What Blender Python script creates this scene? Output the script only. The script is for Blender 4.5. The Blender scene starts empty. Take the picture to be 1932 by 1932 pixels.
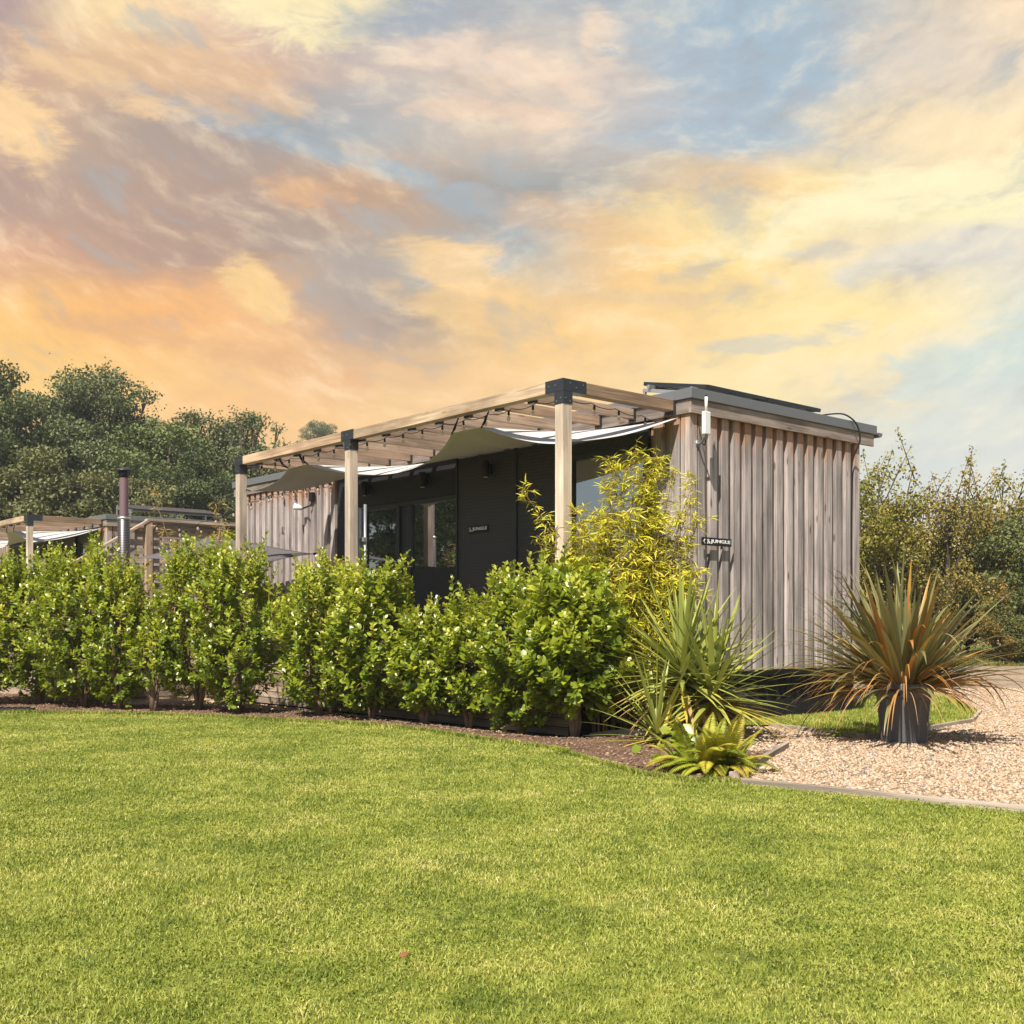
import bpy, bmesh, math, random
import numpy as np
from mathutils import Vector, Matrix

random.seed(7)
RNG = np.random.default_rng(11)
sc = bpy.context.scene
COL = sc.collection
PI = math.pi

# ------------------------------------------------------------------ camera model
F, CX, HY, CAMZ, GZ = 2121.0, 966.0, 1178.0, 1.2, 0.1
def G(px, py, z=GZ):
    """photo pixel (1932 grid) to the point on the level z"""
    d = (CAMZ - z) * F / (py - HY)
    return ((px - CX) / F * d, d)
def XY(px, Y):
    return ((px - CX) / F * Y, Y)
TH = math.atan2(.651, .759)
CA, SA = math.cos(TH), math.sin(TH)
C0 = (2.014, 12.79)
def W(a, b, z=0.0):
    return Vector((C0[0] + CA * a - SA * b, C0[1] + SA * a + CA * b, z))
def hz(x, y):
    x = np.asarray(x, float); y = np.asarray(y, float)
    dx, dy = x - C0[0], y - C0[1]
    a = CA * dx + SA * dy; b = -SA * dx + CA * dy
    da = np.maximum(np.maximum(-1.9 - a, a - 3.5), 0); db = np.maximum(np.maximum(-.05 - b, b - 11.0), 0)
    t = np.clip(np.hypot(da, db) / .8, 0, 1); s = t * t * (3 - 2 * t)
    return GZ * s
def inpoly(x, y, poly):
    x = np.asarray(x); y = np.asarray(y); r = np.zeros(x.shape, bool)
    n = len(poly)
    for i in range(n):
        x0, y0 = poly[i]; x1, y1 = poly[(i + 1) % n]
        c = ((y0 > y) != (y1 > y)) & (x < (x1 - x0) * (y - y0) / ((y1 - y0) if y1 != y0 else 1e-9) + x0)
        r ^= c
    return r

# ------------------------------------------------------------------ node helpers
class NT:
    def __init__(s, tree): s.t = tree; s.n = tree.nodes; s.l = tree.links
    def new(s, typ, **kw):
        n = s.n.new(typ)
        for k, v in kw.items():
            if hasattr(n, k) and not k.startswith('i_'): setattr(n, k, v)
        return n
    def put(s, sock, v):
        if isinstance(v, bpy.types.NodeSocket): s.l.new(v, sock)
        elif isinstance(v, (tuple, list)) and sock.type == 'RGBA' and len(v) == 3: sock.default_value = (*v, 1)
        else: sock.default_value = v
    def math(s, op, a, b=0.0, c=None, clamp=False):
        n = s.new('ShaderNodeMath', operation=op, use_clamp=clamp)
        s.put(n.inputs[0], a); s.put(n.inputs[1], b)
        if c is not None: s.put(n.inputs[2], c)
        return n.outputs[0]
    def mix(s, f, a, b, mode='MIX'):
        n = s.new('ShaderNodeMix', data_type='RGBA', blend_type=mode)
        s.put(n.inputs[0], f); s.put(n.inputs[6], a); s.put(n.inputs[7], b)
        return n.outputs[2]
    def rng(s, v, a, b, c=0.0, d=1.0, smooth=True):
        n = s.new('ShaderNodeMapRange', interpolation_type='SMOOTHSTEP' if smooth else 'LINEAR')
        for i, q in enumerate((v, a, b, c, d)): s.put(n.inputs[i], q)
        return n.outputs[0]
    def noise(s, vec, scale, detail=3, rough=.55, dist=0.0):
        n = s.new('ShaderNodeTexNoise')
        if vec is not None: s.put(n.inputs['Vector'], vec)
        n.inputs['Scale'].default_value = scale; n.inputs['Detail'].default_value = detail
        n.inputs['Roughness'].default_value = rough; n.inputs['Distortion'].default_value = dist
        return n
    def mapping(s, vec, sc=(1, 1, 1), rot=(0, 0, 0), loc=(0, 0, 0)):
        n = s.new('ShaderNodeMapping'); s.put(n.inputs[0], vec)
        n.inputs['Scale'].default_value = sc; n.inputs['Rotation'].default_value = rot; n.inputs['Location'].default_value = loc
        return n.outputs[0]
    def ramp(s, f, stops, mode='LINEAR'):
        n = s.new('ShaderNodeValToRGB'); cr = n.color_ramp; cr.interpolation = mode
        while len(cr.elements) < len(stops): cr.elements.new(.5)
        for e, (p, c) in zip(cr.elements, stops): e.position = p; e.color = (*c, 1)
        s.put(n.inputs[0], f); return n.outputs[0]
    def attr(s, name):
        n = s.new('ShaderNodeAttribute'); n.attribute_name = name; return n.outputs['Fac']
    def coord(s, which='Object'):
        return s.new('ShaderNodeTexCoord').outputs[which]
    def bump(s, h, strength=.3, dist=.01):
        n = s.new('ShaderNodeBump'); n.inputs['Strength'].default_value = strength
        n.inputs['Distance'].default_value = dist; s.put(n.inputs['Height'], h); return n.outputs[0]

def newmat(name):
    m = bpy.data.materials.new(name); m.use_nodes = True
    q = NT(m.node_tree); q.p = m.node_tree.nodes['Principled BSDF']; q.out = m.node_tree.nodes['Material Output']
    return m, q
def plain(name, col, rough=.6, metal=0.0, spec=.4, var=.12, scale=8.0, bump=0.0):
    m, q = newmat(name); p = q.p
    n = q.noise(q.coord(), scale, 5)
    c = q.mix(n.outputs[0], tuple(x * (1 - var) for x in col), tuple(min(1, x * (1 + var)) for x in col))
    q.put(p.inputs['Base Color'], c)
    q.put(p.inputs['Roughness'], q.rng(n.outputs[0], .3, .7, max(0, rough - .08), min(1, rough + .08), False))
    p.inputs['Metallic'].default_value = metal; p.inputs['Specular IOR Level'].default_value = spec
    if bump: q.put(p.inputs['Normal'], q.bump(q.noise(q.coord(), scale * 12, 4).outputs[0], bump, .004))
    return m
def wood(name, dark, light, axis, knots=True, stain=None, knotcol=(.12, .075, .05), grain=1.0):
    """weathered timber with the grain along one local axis (0,1,2); rnd shifts each board"""
    m, q = newmat(name); p = q.p
    r = q.attr('rnd'); co = q.coord()
    off = q.new('ShaderNodeCombineXYZ'); k = q.math('MULTIPLY', r, 37.0)
    for i in range(3): q.put(off.inputs[i], k)
    ad = q.new('ShaderNodeVectorMath', operation='ADD'); q.put(ad.inputs[0], co); q.put(ad.inputs[1], off.outputs[0])
    v = ad.outputs[0]
    s1 = [26, 26, 26]; s1[axis] = 1.1; s2 = [90, 90, 90]; s2[axis] = 2.2
    g1 = q.noise(q.mapping(v, s1), 1, 6, .62, .8); g2 = q.noise(q.mapping(v, s2), 1, 4, .6)
    blot = q.noise(q.mapping(v, [3 if i != axis else .9 for i in range(3)]), 1, 4)
    f = q.math('ADD', q.math('MULTIPLY', g1.outputs[0], .55), q.math('MULTIPLY', g2.outputs[0], .45))
    f = q.rng(f, .32, .68)
    c = q.mix(f, dark, light)
    sh = q.math('ADD', q.math('MULTIPLY', r, .42), .80)
    b2 = q.math('MULTIPLY', sh, q.rng(blot.outputs[0], .3, .7, .68, 1.22))
    sc_ = q.new('ShaderNodeVectorMath', operation='SCALE'); q.put(sc_.inputs[0], c); q.put(sc_.inputs['Scale'], b2)
    c = sc_.outputs[0]
    # warm and cool boards
    warm = q.rng(q.math('FRACT', q.math('MULTIPLY', r, 7.3)), .35, 1.0)
    c = q.mix(q.math('MULTIPLY', warm, .40), c, q.mix(1, c, (1.12, .93, .78), 'MULTIPLY'))
    if knots:
        s3 = [9, 9, 9]; s3[axis] = 2.6
        vo = q.new('ShaderNodeTexVoronoi'); q.put(vo.inputs['Vector'], q.mapping(v, s3)); vo.inputs['Scale'].default_value = 1
        kn = q.rng(vo.outputs['Distance'], .08, .20, 1, 0)
        sp = q.new('ShaderNodeSeparateColor'); q.put(sp.inputs[0], vo.outputs['Color'])
        kn = q.math('MULTIPLY', kn, q.math('GREATER_THAN', sp.outputs[0], .40))
        c = q.mix(q.math('MULTIPLY', kn, .8), c, knotcol)
    if stain:
        z0, z1, col = stain
        sz = q.new('ShaderNodeSeparateXYZ'); q.put(sz.inputs[0], co)
        nn = q.noise(q.mapping(v, (14, 14, 1.5)), 1, 4)
        f2 = q.rng(q.math('ADD', sz.outputs[2], q.math('MULTIPLY', q.math('SUBTRACT', nn.outputs[0], .5), 1.1)), z0, z1, 0, .78)
        c = q.mix(f2, c, col)
    q.put(p.inputs['Base Color'], c)
    p.inputs['Roughness'].default_value = .82; p.inputs['Specular IOR Level'].default_value = .2
    q.put(p.inputs['Normal'], q.bump(f, .45 * grain, .004))
    return m
def leafmat(name, stops, rough=.35, spec=.5, trans=.25, tcol=(.30, .34, .03), glossvar=True):
    m, q = newmat(name); p = q.p
    r = q.attr('rnd')
    nz = q.noise(q.new('ShaderNodeNewGeometry').outputs['Position'], 2.2, 3)
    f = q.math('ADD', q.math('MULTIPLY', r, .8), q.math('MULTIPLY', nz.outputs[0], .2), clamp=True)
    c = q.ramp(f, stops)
    q.put(p.inputs['Base Color'], c); p.inputs['Roughness'].default_value = rough
    p.inputs['Specular IOR Level'].default_value = spec
    if trans > 0:
        t = q.new('ShaderNodeBsdfTranslucent'); q.put(t.inputs[0], q.mix(.5, c, tcol))
        mx = q.new('ShaderNodeMixShader'); mx.inputs[0].default_value = trans
        q.l.new(p.outputs[0], mx.inputs[1]); q.l.new(t.outputs[0], mx.inputs[2]); q.l.new(mx.outputs[0], q.out.inputs[0])
    return m

# ------------------------------------------------------------------ mesh helpers
BASE = {}
def smoothpath(pts, k=6):
    P = [Vector(p) for p in pts]; out = []
    for i in range(len(P) - 1):
        a, b, c, d = P[max(i - 1, 0)], P[i], P[i + 1], P[min(i + 2, len(P) - 1)]
        for j in range(k):
            t = j / k; out.append(.5 * ((2 * b) + (c - a) * t + (2 * a - 5 * b + 4 * c - d) * t * t + (3 * b - a - 3 * c + d) * t ** 3))
    return out + [P[-1]]
class MB:
    def __init__(s): s.v = []; s.f = []; s.r = []
    def add(s, vs, fs, rnd=None):
        o = len(s.v); s.v += [tuple(x) for x in vs]; s.f += [tuple(i + o for i in f) for f in fs]
        rr = random.random() if rnd is None else rnd
        s.r += [rr] * len(vs); return s
    def box(s, lo, hi, rnd=None):
        x0, y0, z0 = lo; x1, y1, z1 = hi
        vs = [(x0, y0, z0), (x1, y0, z0), (x1, y1, z0), (x0, y1, z0), (x0, y0, z1), (x1, y0, z1), (x1, y1, z1), (x0, y1, z1)]
        return s.add(vs, [(0, 3, 2, 1), (4, 5, 6, 7), (0, 1, 5, 4), (1, 2, 6, 5), (2, 3, 7, 6), (3, 0, 4, 7)], rnd)
    def bar(s, p0, p1, w, h, rnd=None, up=(0, 0, 1)):
        p0, p1 = Vector(p0), Vector(p1); d = (p1 - p0).normalized()
        sd = d.cross(Vector(up))
        if sd.length < 1e-4: sd = d.cross(Vector((1, 0, 0)))
        sd.normalize(); u = sd.cross(d)
        vs = [p + sd * (i * w / 2) + u * (j * h / 2) for p in (p0, p1) for (i, j) in ((-1, -1), (1, -1), (1, 1), (-1, 1))]
        return s.add(vs, [(0, 1, 2, 3), (7, 6, 5, 4), (0, 4, 5, 1), (1, 5, 6, 2), (2, 6, 7, 3), (3, 7, 4, 0)], rnd)
    def tube(s, pts, r, n=6, cap=True, rnd=None):
        pts = [Vector(p) for p in pts]; m = len(pts)
        rs = r if isinstance(r, (list, tuple)) else [r] * m
        vs = []; ref = None
        for i, p in enumerate(pts):
            d = (pts[min(i + 1, m - 1)] - pts[max(i - 1, 0)]).normalized()
            if ref is None: ref = Vector((0, 0, 1)) if abs(d.z) < .9 else Vector((1, 0, 0))
            x = d.cross(ref).normalized(); y = d.cross(x); ref = -y if y.length > 0 else ref
            ref = x.cross(d)
            for k in range(n):
                t = 2 * PI * k / n; vs.append(p + (x * math.cos(t) + ref * math.sin(t)) * rs[i])
        fs = [(i * n + k, i * n + (k + 1) % n, (i + 1) * n + (k + 1) % n, (i + 1) * n + k) for i in range(m - 1) for k in range(n)]
        if cap: fs += [tuple(range(n))[::-1], tuple(range((m - 1) * n, m * n))]
        return s.add(vs, fs, rnd)
    def lathe(s, prof, c, n=24, rnd=None):
        vs = []; fs = []
        for (r, z) in prof:
            for k in range(n):
                t = 2 * PI * k / n; vs.append((c[0] + r * math.cos(t), c[1] + r * math.sin(t), c[2] + z))
        for i in range(len(prof) - 1):
            for k in range(n): fs.append((i * n + k, i * n + (k + 1) % n, (i + 1) * n + (k + 1) % n, (i + 1) * n + k))
        return s.add(vs, fs, rnd)
    def prism(s, poly, axis, t0, t1, rnd=None):
        """poly: 2D points in the two other axes, pushed along axis"""
        def mk(p, t):
            q = list(p); q.insert(axis, t); return tuple(q)
        n = len(poly); vs = [mk(p, t0) for p in poly] + [mk(p, t1) for p in poly]
        fs = [tuple(range(n))[::-1], tuple(range(n, 2 * n))] + [(i, (i + 1) % n, n + (i + 1) % n, n + i) for i in range(n)]
        return s.add(vs, fs, rnd)
    def build(s, name, mat, parent=None, smooth=False, bevel=0.0, fix=True):
        b = BASE.get(parent.name, Vector()) if parent else Vector()
        me = bpy.data.meshes.new(name)
        me.from_pydata([(x - b.x, y - b.y, z - b.z) for x, y, z in s.v], [], s.f)
        a = me.attributes.new('rnd', 'FLOAT', 'POINT'); a.data.foreach_set('value', np.array(s.r, np.float32))
        if fix:
            bm = bmesh.new(); bm.from_mesh(me); bmesh.ops.recalc_face_normals(bm, faces=bm.faces); bm.to_mesh(me); bm.free()
        me.materials.append(mat)
        if smooth: me.polygons.foreach_set('use_smooth', [True] * len(me.polygons))
        o = bpy.data.objects.new(name, me); COL.objects.link(o)
        if parent: o.parent = parent; BASE[o.name] = b
        if bevel:
            md = o.modifiers.new('bevel', 'BEVEL'); md.width = bevel; md.segments = 2; md.limit_method = 'ANGLE'
        return o

def npmesh(name, V, Fs, mat, parent=None, rnd=None, smooth=False):
    """V (n,3); Fs list of int arrays (m,k)"""
    b = BASE.get(parent.name, Vector()) if parent else Vector()
    V = np.asarray(V, np.float32) - np.array(b, np.float32)
    me = bpy.data.meshes.new(name); me.vertices.add(len(V)); me.vertices.foreach_set('co', V.ravel())
    loops = np.concatenate([f.ravel() for f in Fs]).astype(np.int32)
    tot = np.concatenate([np.full(len(f), f.shape[1], np.int32) for f in Fs])
    st = np.concatenate([[0], np.cumsum(tot)[:-1]]).astype(np.int32)
    me.loops.add(len(loops)); me.loops.foreach_set('vertex_index', loops)
    me.polygons.add(len(tot)); me.polygons.foreach_set('loop_start', st); me.polygons.foreach_set('loop_total', tot)
    me.polygons.foreach_set('use_smooth', np.full(len(tot), smooth))
    if rnd is not None:
        a = me.attributes.new('rnd', 'FLOAT', 'POINT'); a.data.foreach_set('value', np.asarray(rnd, np.float32))
    me.update(calc_edges=True); me.materials.append(mat)
    o = bpy.data.objects.new(name, me); COL.objects.link(o)
    if parent: o.parent = parent; BASE[o.name] = b
    return o

def nrm(v): return v / np.maximum(np.linalg.norm(v, axis=-1, keepdims=True), 1e-9)
LEAF_V = np.array([(0, 0, 0), (.28, .40, .07), (.30, 0, .0), (.28, -.40, .07), (.68, .42, .05), (.70, 0, .0), (.68, -.42, .05), (1, 0, -.07)], float)
LEAF_F = [np.array([(0, 2, 1), (0, 3, 2), (5, 6, 7), (5, 7, 4)]), np.array([(2, 5, 4, 1), (2, 3, 6, 5)])]
LANCE_V = np.array([(0, 0, 0), (.25, .5, .04), (.25, -.5, .04), (.62, .42, -.03), (.62, -.42, -.03), (1, 0, -.16)], float)
LANCE_F = [np.array([(0, 2, 1), (3, 4, 5)]), np.array([(1, 2, 4, 3)])]
CARD_V = np.array([(0, 0, 0), (.45, .5, .06), (.45, -.5, .06), (1, 0, -.06)], float)
CARD_F = [np.array([(0, 2, 1), (1, 2, 3)])]
def leaves(P, D, Nn, L, Wd, tv=LEAF_V, tf=LEAF_F):
    """batch of leaves: position, axis, facing, length, width"""
    P = np.asarray(P, float); D = nrm(np.asarray(D, float)); S = nrm(np.cross(Nn, D)); U = np.cross(D, S)
    L = np.broadcast_to(L, len(P)); Wd = np.broadcast_to(Wd, len(P))
    V = P[:, None] + D[:, None] * (tv[None, :, 0, None] * L[:, None, None]) + S[:, None] * (tv[None, :, 1, None] * Wd[:, None, None]) + U[:, None] * (tv[None, :, 2, None] * L[:, None, None])
    k = len(tv); off = np.arange(len(P)) * k
    Fs = [(f[None] + off[:, None, None]).reshape(-1, f.shape[1]) for f in tf]
    return V.reshape(-1, 3), Fs
def rnddir(n, rng=RNG):
    return nrm(rng.normal(size=(n, 3)))

def tag(o, label=None, cat=None, group=None, kind=None):
    for k, v in (('label', label), ('category', cat), ('group', group), ('kind', kind)):
        if v: o[k] = v
    return o
def thing(name, label, cat, base=(0, 0, 0), cab=True, group=None):
    o = bpy.data.objects.new(name, None); COL.objects.link(o); o.empty_display_size = .1
    if cab: o.location = W(*base); o.rotation_euler.z = TH
    else: o.location = base
    BASE[o.name] = Vector(base)
    return tag(o, label, cat, group)
def copy_tree(o, parent=None):
    c = o.copy(); COL.objects.link(c); c.parent = parent
    for ch in list(o.children): copy_tree(ch, c)
    return c

# ------------------------------------------------------------------ materials
M = {}
M['clad'] = wood('weathered_cladding', (.215, .182, .172), (.49, .438, .420), 2, stain=(3.2, 3.68, (.40, .185, .08)))
M['fascia'] = wood('fascia_timber', (.17, .135, .115), (.33, .28, .25), 0)
M['fascia_b'] = wood('fascia_timber_front', (.17, .135, .115), (.33, .28, .25), 1)
M['beam_b'] = wood('pergola_beam_timber', (.31, .215, .14), (.56, .435, .31), 1, knotcol=(.36, .20, .08))
M['beam_a'] = wood('rafter_timber', (.25, .17, .115), (.44, .325, .235), 0, knotcol=(.26, .14, .07))
M['post'] = wood('pergola_post_timber', (.46, .365, .285), (.64, .54, .44), 2, knotcol=(.40, .26, .15))
M['deck'] = wood('deck_timber', (.20, .16, .12), (.38, .31, .24), 1)
M['slat'] = wood('slat_timber', (.26, .20, .16), (.46, .37, .30), 0)
M['slatpost'] = wood('slat_post_timber', (.36, .25, .17), (.52, .38, .27), 2)
M['edge'] = wood('edging_timber', (.30, .25, .20), (.50, .42, .34), 0)
M['blackbracket'] = plain('black_steel', (.028, .030, .036), .45, 0, .5)
M['grey'] = plain('grey_metal_trim', (.18, .185, .195), .42, .25, .5, .05)
M['gutter'] = plain('gutter_grey', (.14, .15, .17), .4, 0, .5, .05)
M['dark'] = plain('charcoal_panel', (.020, .020, .024), .55, 0, .35, .1)
M['skirt'] = wood('black_stained_boards', (.010, .010, .011), (.024, .023, .024), 2, knots=False)
M['frame'] = plain('anthracite_frame', (.022, .025, .030), .35, 0, .5, .05)
M['alu'] = plain('aluminium', (.62, .62, .58), .35, .8, .5, .04)
M['pv'] = plain('solar_cells', (.010, .014, .026), .35, 0, .5, .2)
M['white'] = plain('white_plastic', (.78, .77, .74), .4, 0, .5, .03)
M['whitetext'] = plain('white_lettering', (.85, .84, .82), .5, 0, .3, .02)
M['black'] = plain('black_plastic', (.012, .012, .013), .5, 0, .4, .1)
M['rope'] = plain('black_cord', (.015, .014, .013), .7)
M['galv'] = plain('galvanised_pole', (.27, .29, .32), .4, .5, .5, .06)
M['potmat'] = plain('grey_plastic_pot', (.115, .115, .122), .5, 0, .4, .12, 5)
M['red'] = plain('red_fabric', (.35, .02, .03), .7)
M['blackrub'] = plain('black_rubber', (.02, .02, .02), .8, bump=.3)
M['concrete'] = plain('pale_stone_edging', (.40, .35, .28), .85, 0, .2, .2, 10, .6)
M['plumbing'] = plain('tub_wood', (.20, .14, .09), .7)
def glass():
    m, q = newmat('tinted_glass'); p = q.p
    p.inputs['Base Color'].default_value = (.006, .007, .008, 1); p.inputs['Roughness'].default_value = .02
    g = q.new('ShaderNodeBsdfGlossy'); g.inputs['Roughness'].default_value = .012; g.inputs[0].default_value = (.95, .97, 1, 1)
    nz = q.noise(q.coord(), .8, 2)
    q.put(g.inputs['Normal'], q.bump(nz.outputs[0], .02, .02))
    fr = q.new('ShaderNodeFresnel'); fr.inputs[0].default_value = 2.0
    f = q.math('MULTIPLY_ADD', fr.outputs[0], .9, .36, clamp=True)
    mx = q.new('ShaderNodeMixShader'); q.put(mx.inputs[0], f)
    q.l.new(p.outputs[0], mx.inputs[1]); q.l.new(g.outputs[0], mx.inputs[2]); q.l.new(mx.outputs[0], q.out.inputs[0])
    return m
M['glass'] = glass()
def bulbglass():
    m, q = newmat('clear_bulb_glass'); p = q.p
    p.inputs['Base Color'].default_value = (.75, .62, .5, 1); p.inputs['Roughness'].default_value = .05
    p.inputs['Transmission Weight'].default_value = .6; p.inputs['IOR'].default_value = 1.3
    return m
M['bulb'] = bulbglass()
def perf():
    m, q = newmat('perforated_steel'); p = q.p
    sx = q.new('ShaderNodeSeparateXYZ'); q.put(sx.inputs[0], q.coord()); cx = q.new('ShaderNodeCombineXYZ')
    row = q.math('FLOOR', q.math('MULTIPLY', sx.outputs[2], 22.0))
    q.put(cx.inputs[0], q.math('ADD', sx.outputs[1], q.math('MULTIPLY', row, .5 / 22))); q.put(cx.inputs[1], sx.outputs[2])
    vo = q.new('ShaderNodeTexVoronoi'); vo.voronoi_dimensions = '2D'; q.put(vo.inputs['Vector'], cx.outputs[0])
    vo.inputs['Scale'].default_value = 22; vo.inputs['Randomness'].default_value = 0
    h = q.rng(vo.outputs['Distance'], .28, .40, 0, 1)
    q.put(p.inputs['Base Color'], q.mix(h, (.020, .020, .021), (.040, .038, .040)))
    p.inputs['Roughness'].default_value = .42
    q.put(p.inputs['Normal'], q.bump(h, .6, .004))
    return m
M['perf'] = perf()
def flue():
    m, q = newmat('heat_tinted_flue_steel'); p = q.p
    sz = q.new('ShaderNodeSeparateXYZ'); q.put(sz.inputs[0], q.coord())
    n = q.noise(q.mapping(q.coord(), (6, 6, 2)), 1, 3)
    c = q.ramp(q.math('ADD', q.rng(sz.outputs[2], 2.8, 3.5, 0, 1, False), q.math('MULTIPLY', q.math('SUBTRACT', n.outputs[0], .5), .35)),
               [(0, (.26, .17, .20)), (.3, (.34, .15, .11)), (.7, (.46, .22, .10)), (1, (.58, .42, .26))])
    q.put(p.inputs['Base Color'], c); p.inputs['Metallic'].default_value = .45; p.inputs['Roughness'].default_value = .34
    return m
M['flue'] = flue()
def mesh_guard():
    m, q = newmat('perforated_guard_steel'); p = q.p
    w = q.new('ShaderNodeTexWave'); w.bands_direction = 'Z'; q.put(w.inputs['Vector'], q.coord()); w.inputs['Scale'].default_value = 12
    q.put(p.inputs['Base Color'], q.mix(w.outputs[1], (.07, .062, .06), (.24, .21, .20)))
    p.inputs['Metallic'].default_value = .8; p.inputs['Roughness'].default_value = .35
    return m
M['guard'] = mesh_guard()
def cloth(name, col, trans, tcol):
    m, q = newmat(name); p = q.p
    n = q.noise(q.coord(), 3, 4); wv = q.noise(q.coord(), 300, 2)
    c = q.mix(n.outputs[0], tuple(x * .93 for x in col), col)
    q.put(p.inputs['Base Color'], c); p.inputs['Roughness'].default_value = .85; p.inputs['Specular IOR Level'].default_value = .15
    q.put(p.inputs['Normal'], q.bump(q.noise(q.mapping(q.coord(), (1.2, .5, 1)), 3.0, 3).outputs[0], .25, .03))
    t = q.new('ShaderNodeBsdfTranslucent'); t.inputs[0].default_value = (*tcol, 1)
    mx = q.new('ShaderNodeMixShader'); mx.inputs[0].default_value = trans
    q.l.new(p.outputs[0], mx.inputs[1]); q.l.new(t.outputs[0], mx.inputs[2]); q.l.new(mx.outputs[0], q.out.inputs[0])
    return m
M['sail'] = cloth('off_white_sailcloth', (.60, .585, .56), .13, (.45, .37, .26))
M['greysail'] = cloth('dark_grey_sailcloth', (.13, .12, .125), .05, (.1, .09, .08))

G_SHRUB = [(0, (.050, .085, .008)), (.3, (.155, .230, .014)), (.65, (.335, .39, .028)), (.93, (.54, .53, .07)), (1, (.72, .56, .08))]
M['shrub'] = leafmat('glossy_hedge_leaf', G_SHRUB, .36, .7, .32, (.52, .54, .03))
M['yellowshrub'] = leafmat('golden_leaf', [(0, (.24, .26, .03)), (.5, (.42, .40, .05)), (1, (.60, .55, .10))], .35, .4, .3, (.6, .5, .05))
M['bamboo'] = leafmat('bamboo_leaf', [(0, (.31, .33, .018)), (.4, (.55, .54, .03)), (.75, (.72, .64, .055)), (1, (.76, .58, .20))], .45, .35, .28, (.45, .38, .03))
M['drybamboo'] = leafmat('dry_bamboo_leaf', [(0, (.22, .19, .04)), (.5, (.38, .28, .09)), (1, (.48, .34, .18))], .5, .3, .28, (.4, .3, .06))
M['culm'] = plain('bamboo_culm', (.30, .20, .07), .5)
M['twig'] = plain('yellow_green_twig', (.26, .22, .05), .6)
M['bark'] = plain('shrub_bark', (.20, .14, .095), .85, 0, .2, .3, 20, .6)
M['treebark'] = plain('tree_bark', (.10, .08, .06), .9, 0, .2, .35, 6)
M['cordy'] = leafmat('sword_leaf_green', [(0, (.16, .20, .045)), (.35, (.31, .345, .075)), (.6, (.46, .44, .08)), (.78, (.55, .40, .05)), (.9, (.50, .32, .13)), (1, (.42, .28, .18))], .38, .45, .15, (.3, .3, .05))
M['phorm'] = leafmat('flax_leaf', [(0, (.095, .11, .045)), (.3, (.185, .185, .075)), (.52, (.30, .27, .10)), (.68, (.44, .25, .05)), (.82, (.42, .18, .035)), (1, (.50, .35, .23))], .38, .45, .15, (.35, .25, .05))
M['fern'] = leafmat('fern_leaf', [(0, (.10, .15, .012)), (.5, (.30, .35, .03)), (.8, (.52, .47, .045)), (1, (.30, .15, .04))], .5, .3, .25, (.5, .45, .04))
M['grass'] = None
def grassmat(name, stops, patch, tr=.22):
    m, q = newmat(name); p = q.p
    pos = q.new('ShaderNodeNewGeometry').outputs['Position']
    n1 = q.noise(q.mapping(pos, (1, 1, 0)), 1.3, 4, .6); n2 = q.noise(q.mapping(pos, (1, 1, 0)), 6.0, 3)
    f = q.math('ADD', q.math('MULTIPLY', q.attr('rnd'), .42), q.math('ADD', q.math('MULTIPLY', q.rng(n1.outputs[0], .30, .70), .42), q.math('MULTIPLY', q.math('SUBTRACT', n2.outputs[0], .5), .85)), clamp=True)
    c = q.ramp(f, stops)
    q.put(p.inputs['Base Color'], c); p.inputs['Roughness'].default_value = .5; p.inputs['Specular IOR Level'].default_value = .3
    t = q.new('ShaderNodeBsdfTranslucent'); q.put(t.inputs[0], q.mix(.4, c, (.30, .36, .02)))
    mx = q.new('ShaderNodeMixShader'); mx.inputs[0].default_value = tr
    q.l.new(p.outputs[0], mx.inputs[1]); q.l.new(t.outputs[0], mx.inputs[2]); q.l.new(mx.outputs[0], q.out.inputs[0])
    return m
M['grass'] = grassmat('lawn_blades', [(0, (.11, .165, .024)), (.3, (.26, .310, .046)), (.6, (.42, .430, .090)), (.85, (.58, .53, .17)), (1, (.72, .62, .30))], 1)
M['rough'] = grassmat('rough_grass_blades', [(0, (.09, .12, .02)), (.5, (.20, .21, .04)), (1, (.40, .33, .14))], 1)
def groundmat(name, cols, scale, bump, dist):
    m, q = newmat(name); p = q.p
    pos = q.new('ShaderNodeNewGeometry').outputs['Position']
    n1 = q.noise(pos, scale, 6, .65); n2 = q.noise(pos, scale * .12, 4)
    f = q.math('ADD', q.math('MULTIPLY', n1.outputs[0], .65), q.math('MULTIPLY', n2.outputs[0], .35))
    q.put(p.inputs['Base Color'], q.ramp(q.rng(f, .32, .68), cols)); p.inputs['Roughness'].default_value = .9; p.inputs['Specular IOR Level'].default_value = .15
    q.put(p.inputs['Normal'], q.bump(n1.outputs[0], bump, dist))
    return m
M['turf'] = groundmat('turf', [(0, (.06, .08, .018)), (.5, (.15, .175, .03)), (1, (.28, .29, .06))], 14, .8, .02)
M['soil'] = groundmat('bark_mulch_soil', [(0, (.075, .042, .028)), (.5, (.16, .095, .062)), (1, (.27, .175, .12))], 30, 1.0, .02)
M['field'] = groundmat('dry_field', [(0, (.30, .24, .13)), (.5, (.40, .31, .17)), (1, (.48, .38, .23))], .5, .3, .05)
M['hill'] = groundmat('hill_turf', [(0, (.03, .045, .015)), (1, (.07, .09, .03))], .3, .3, .05)
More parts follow.
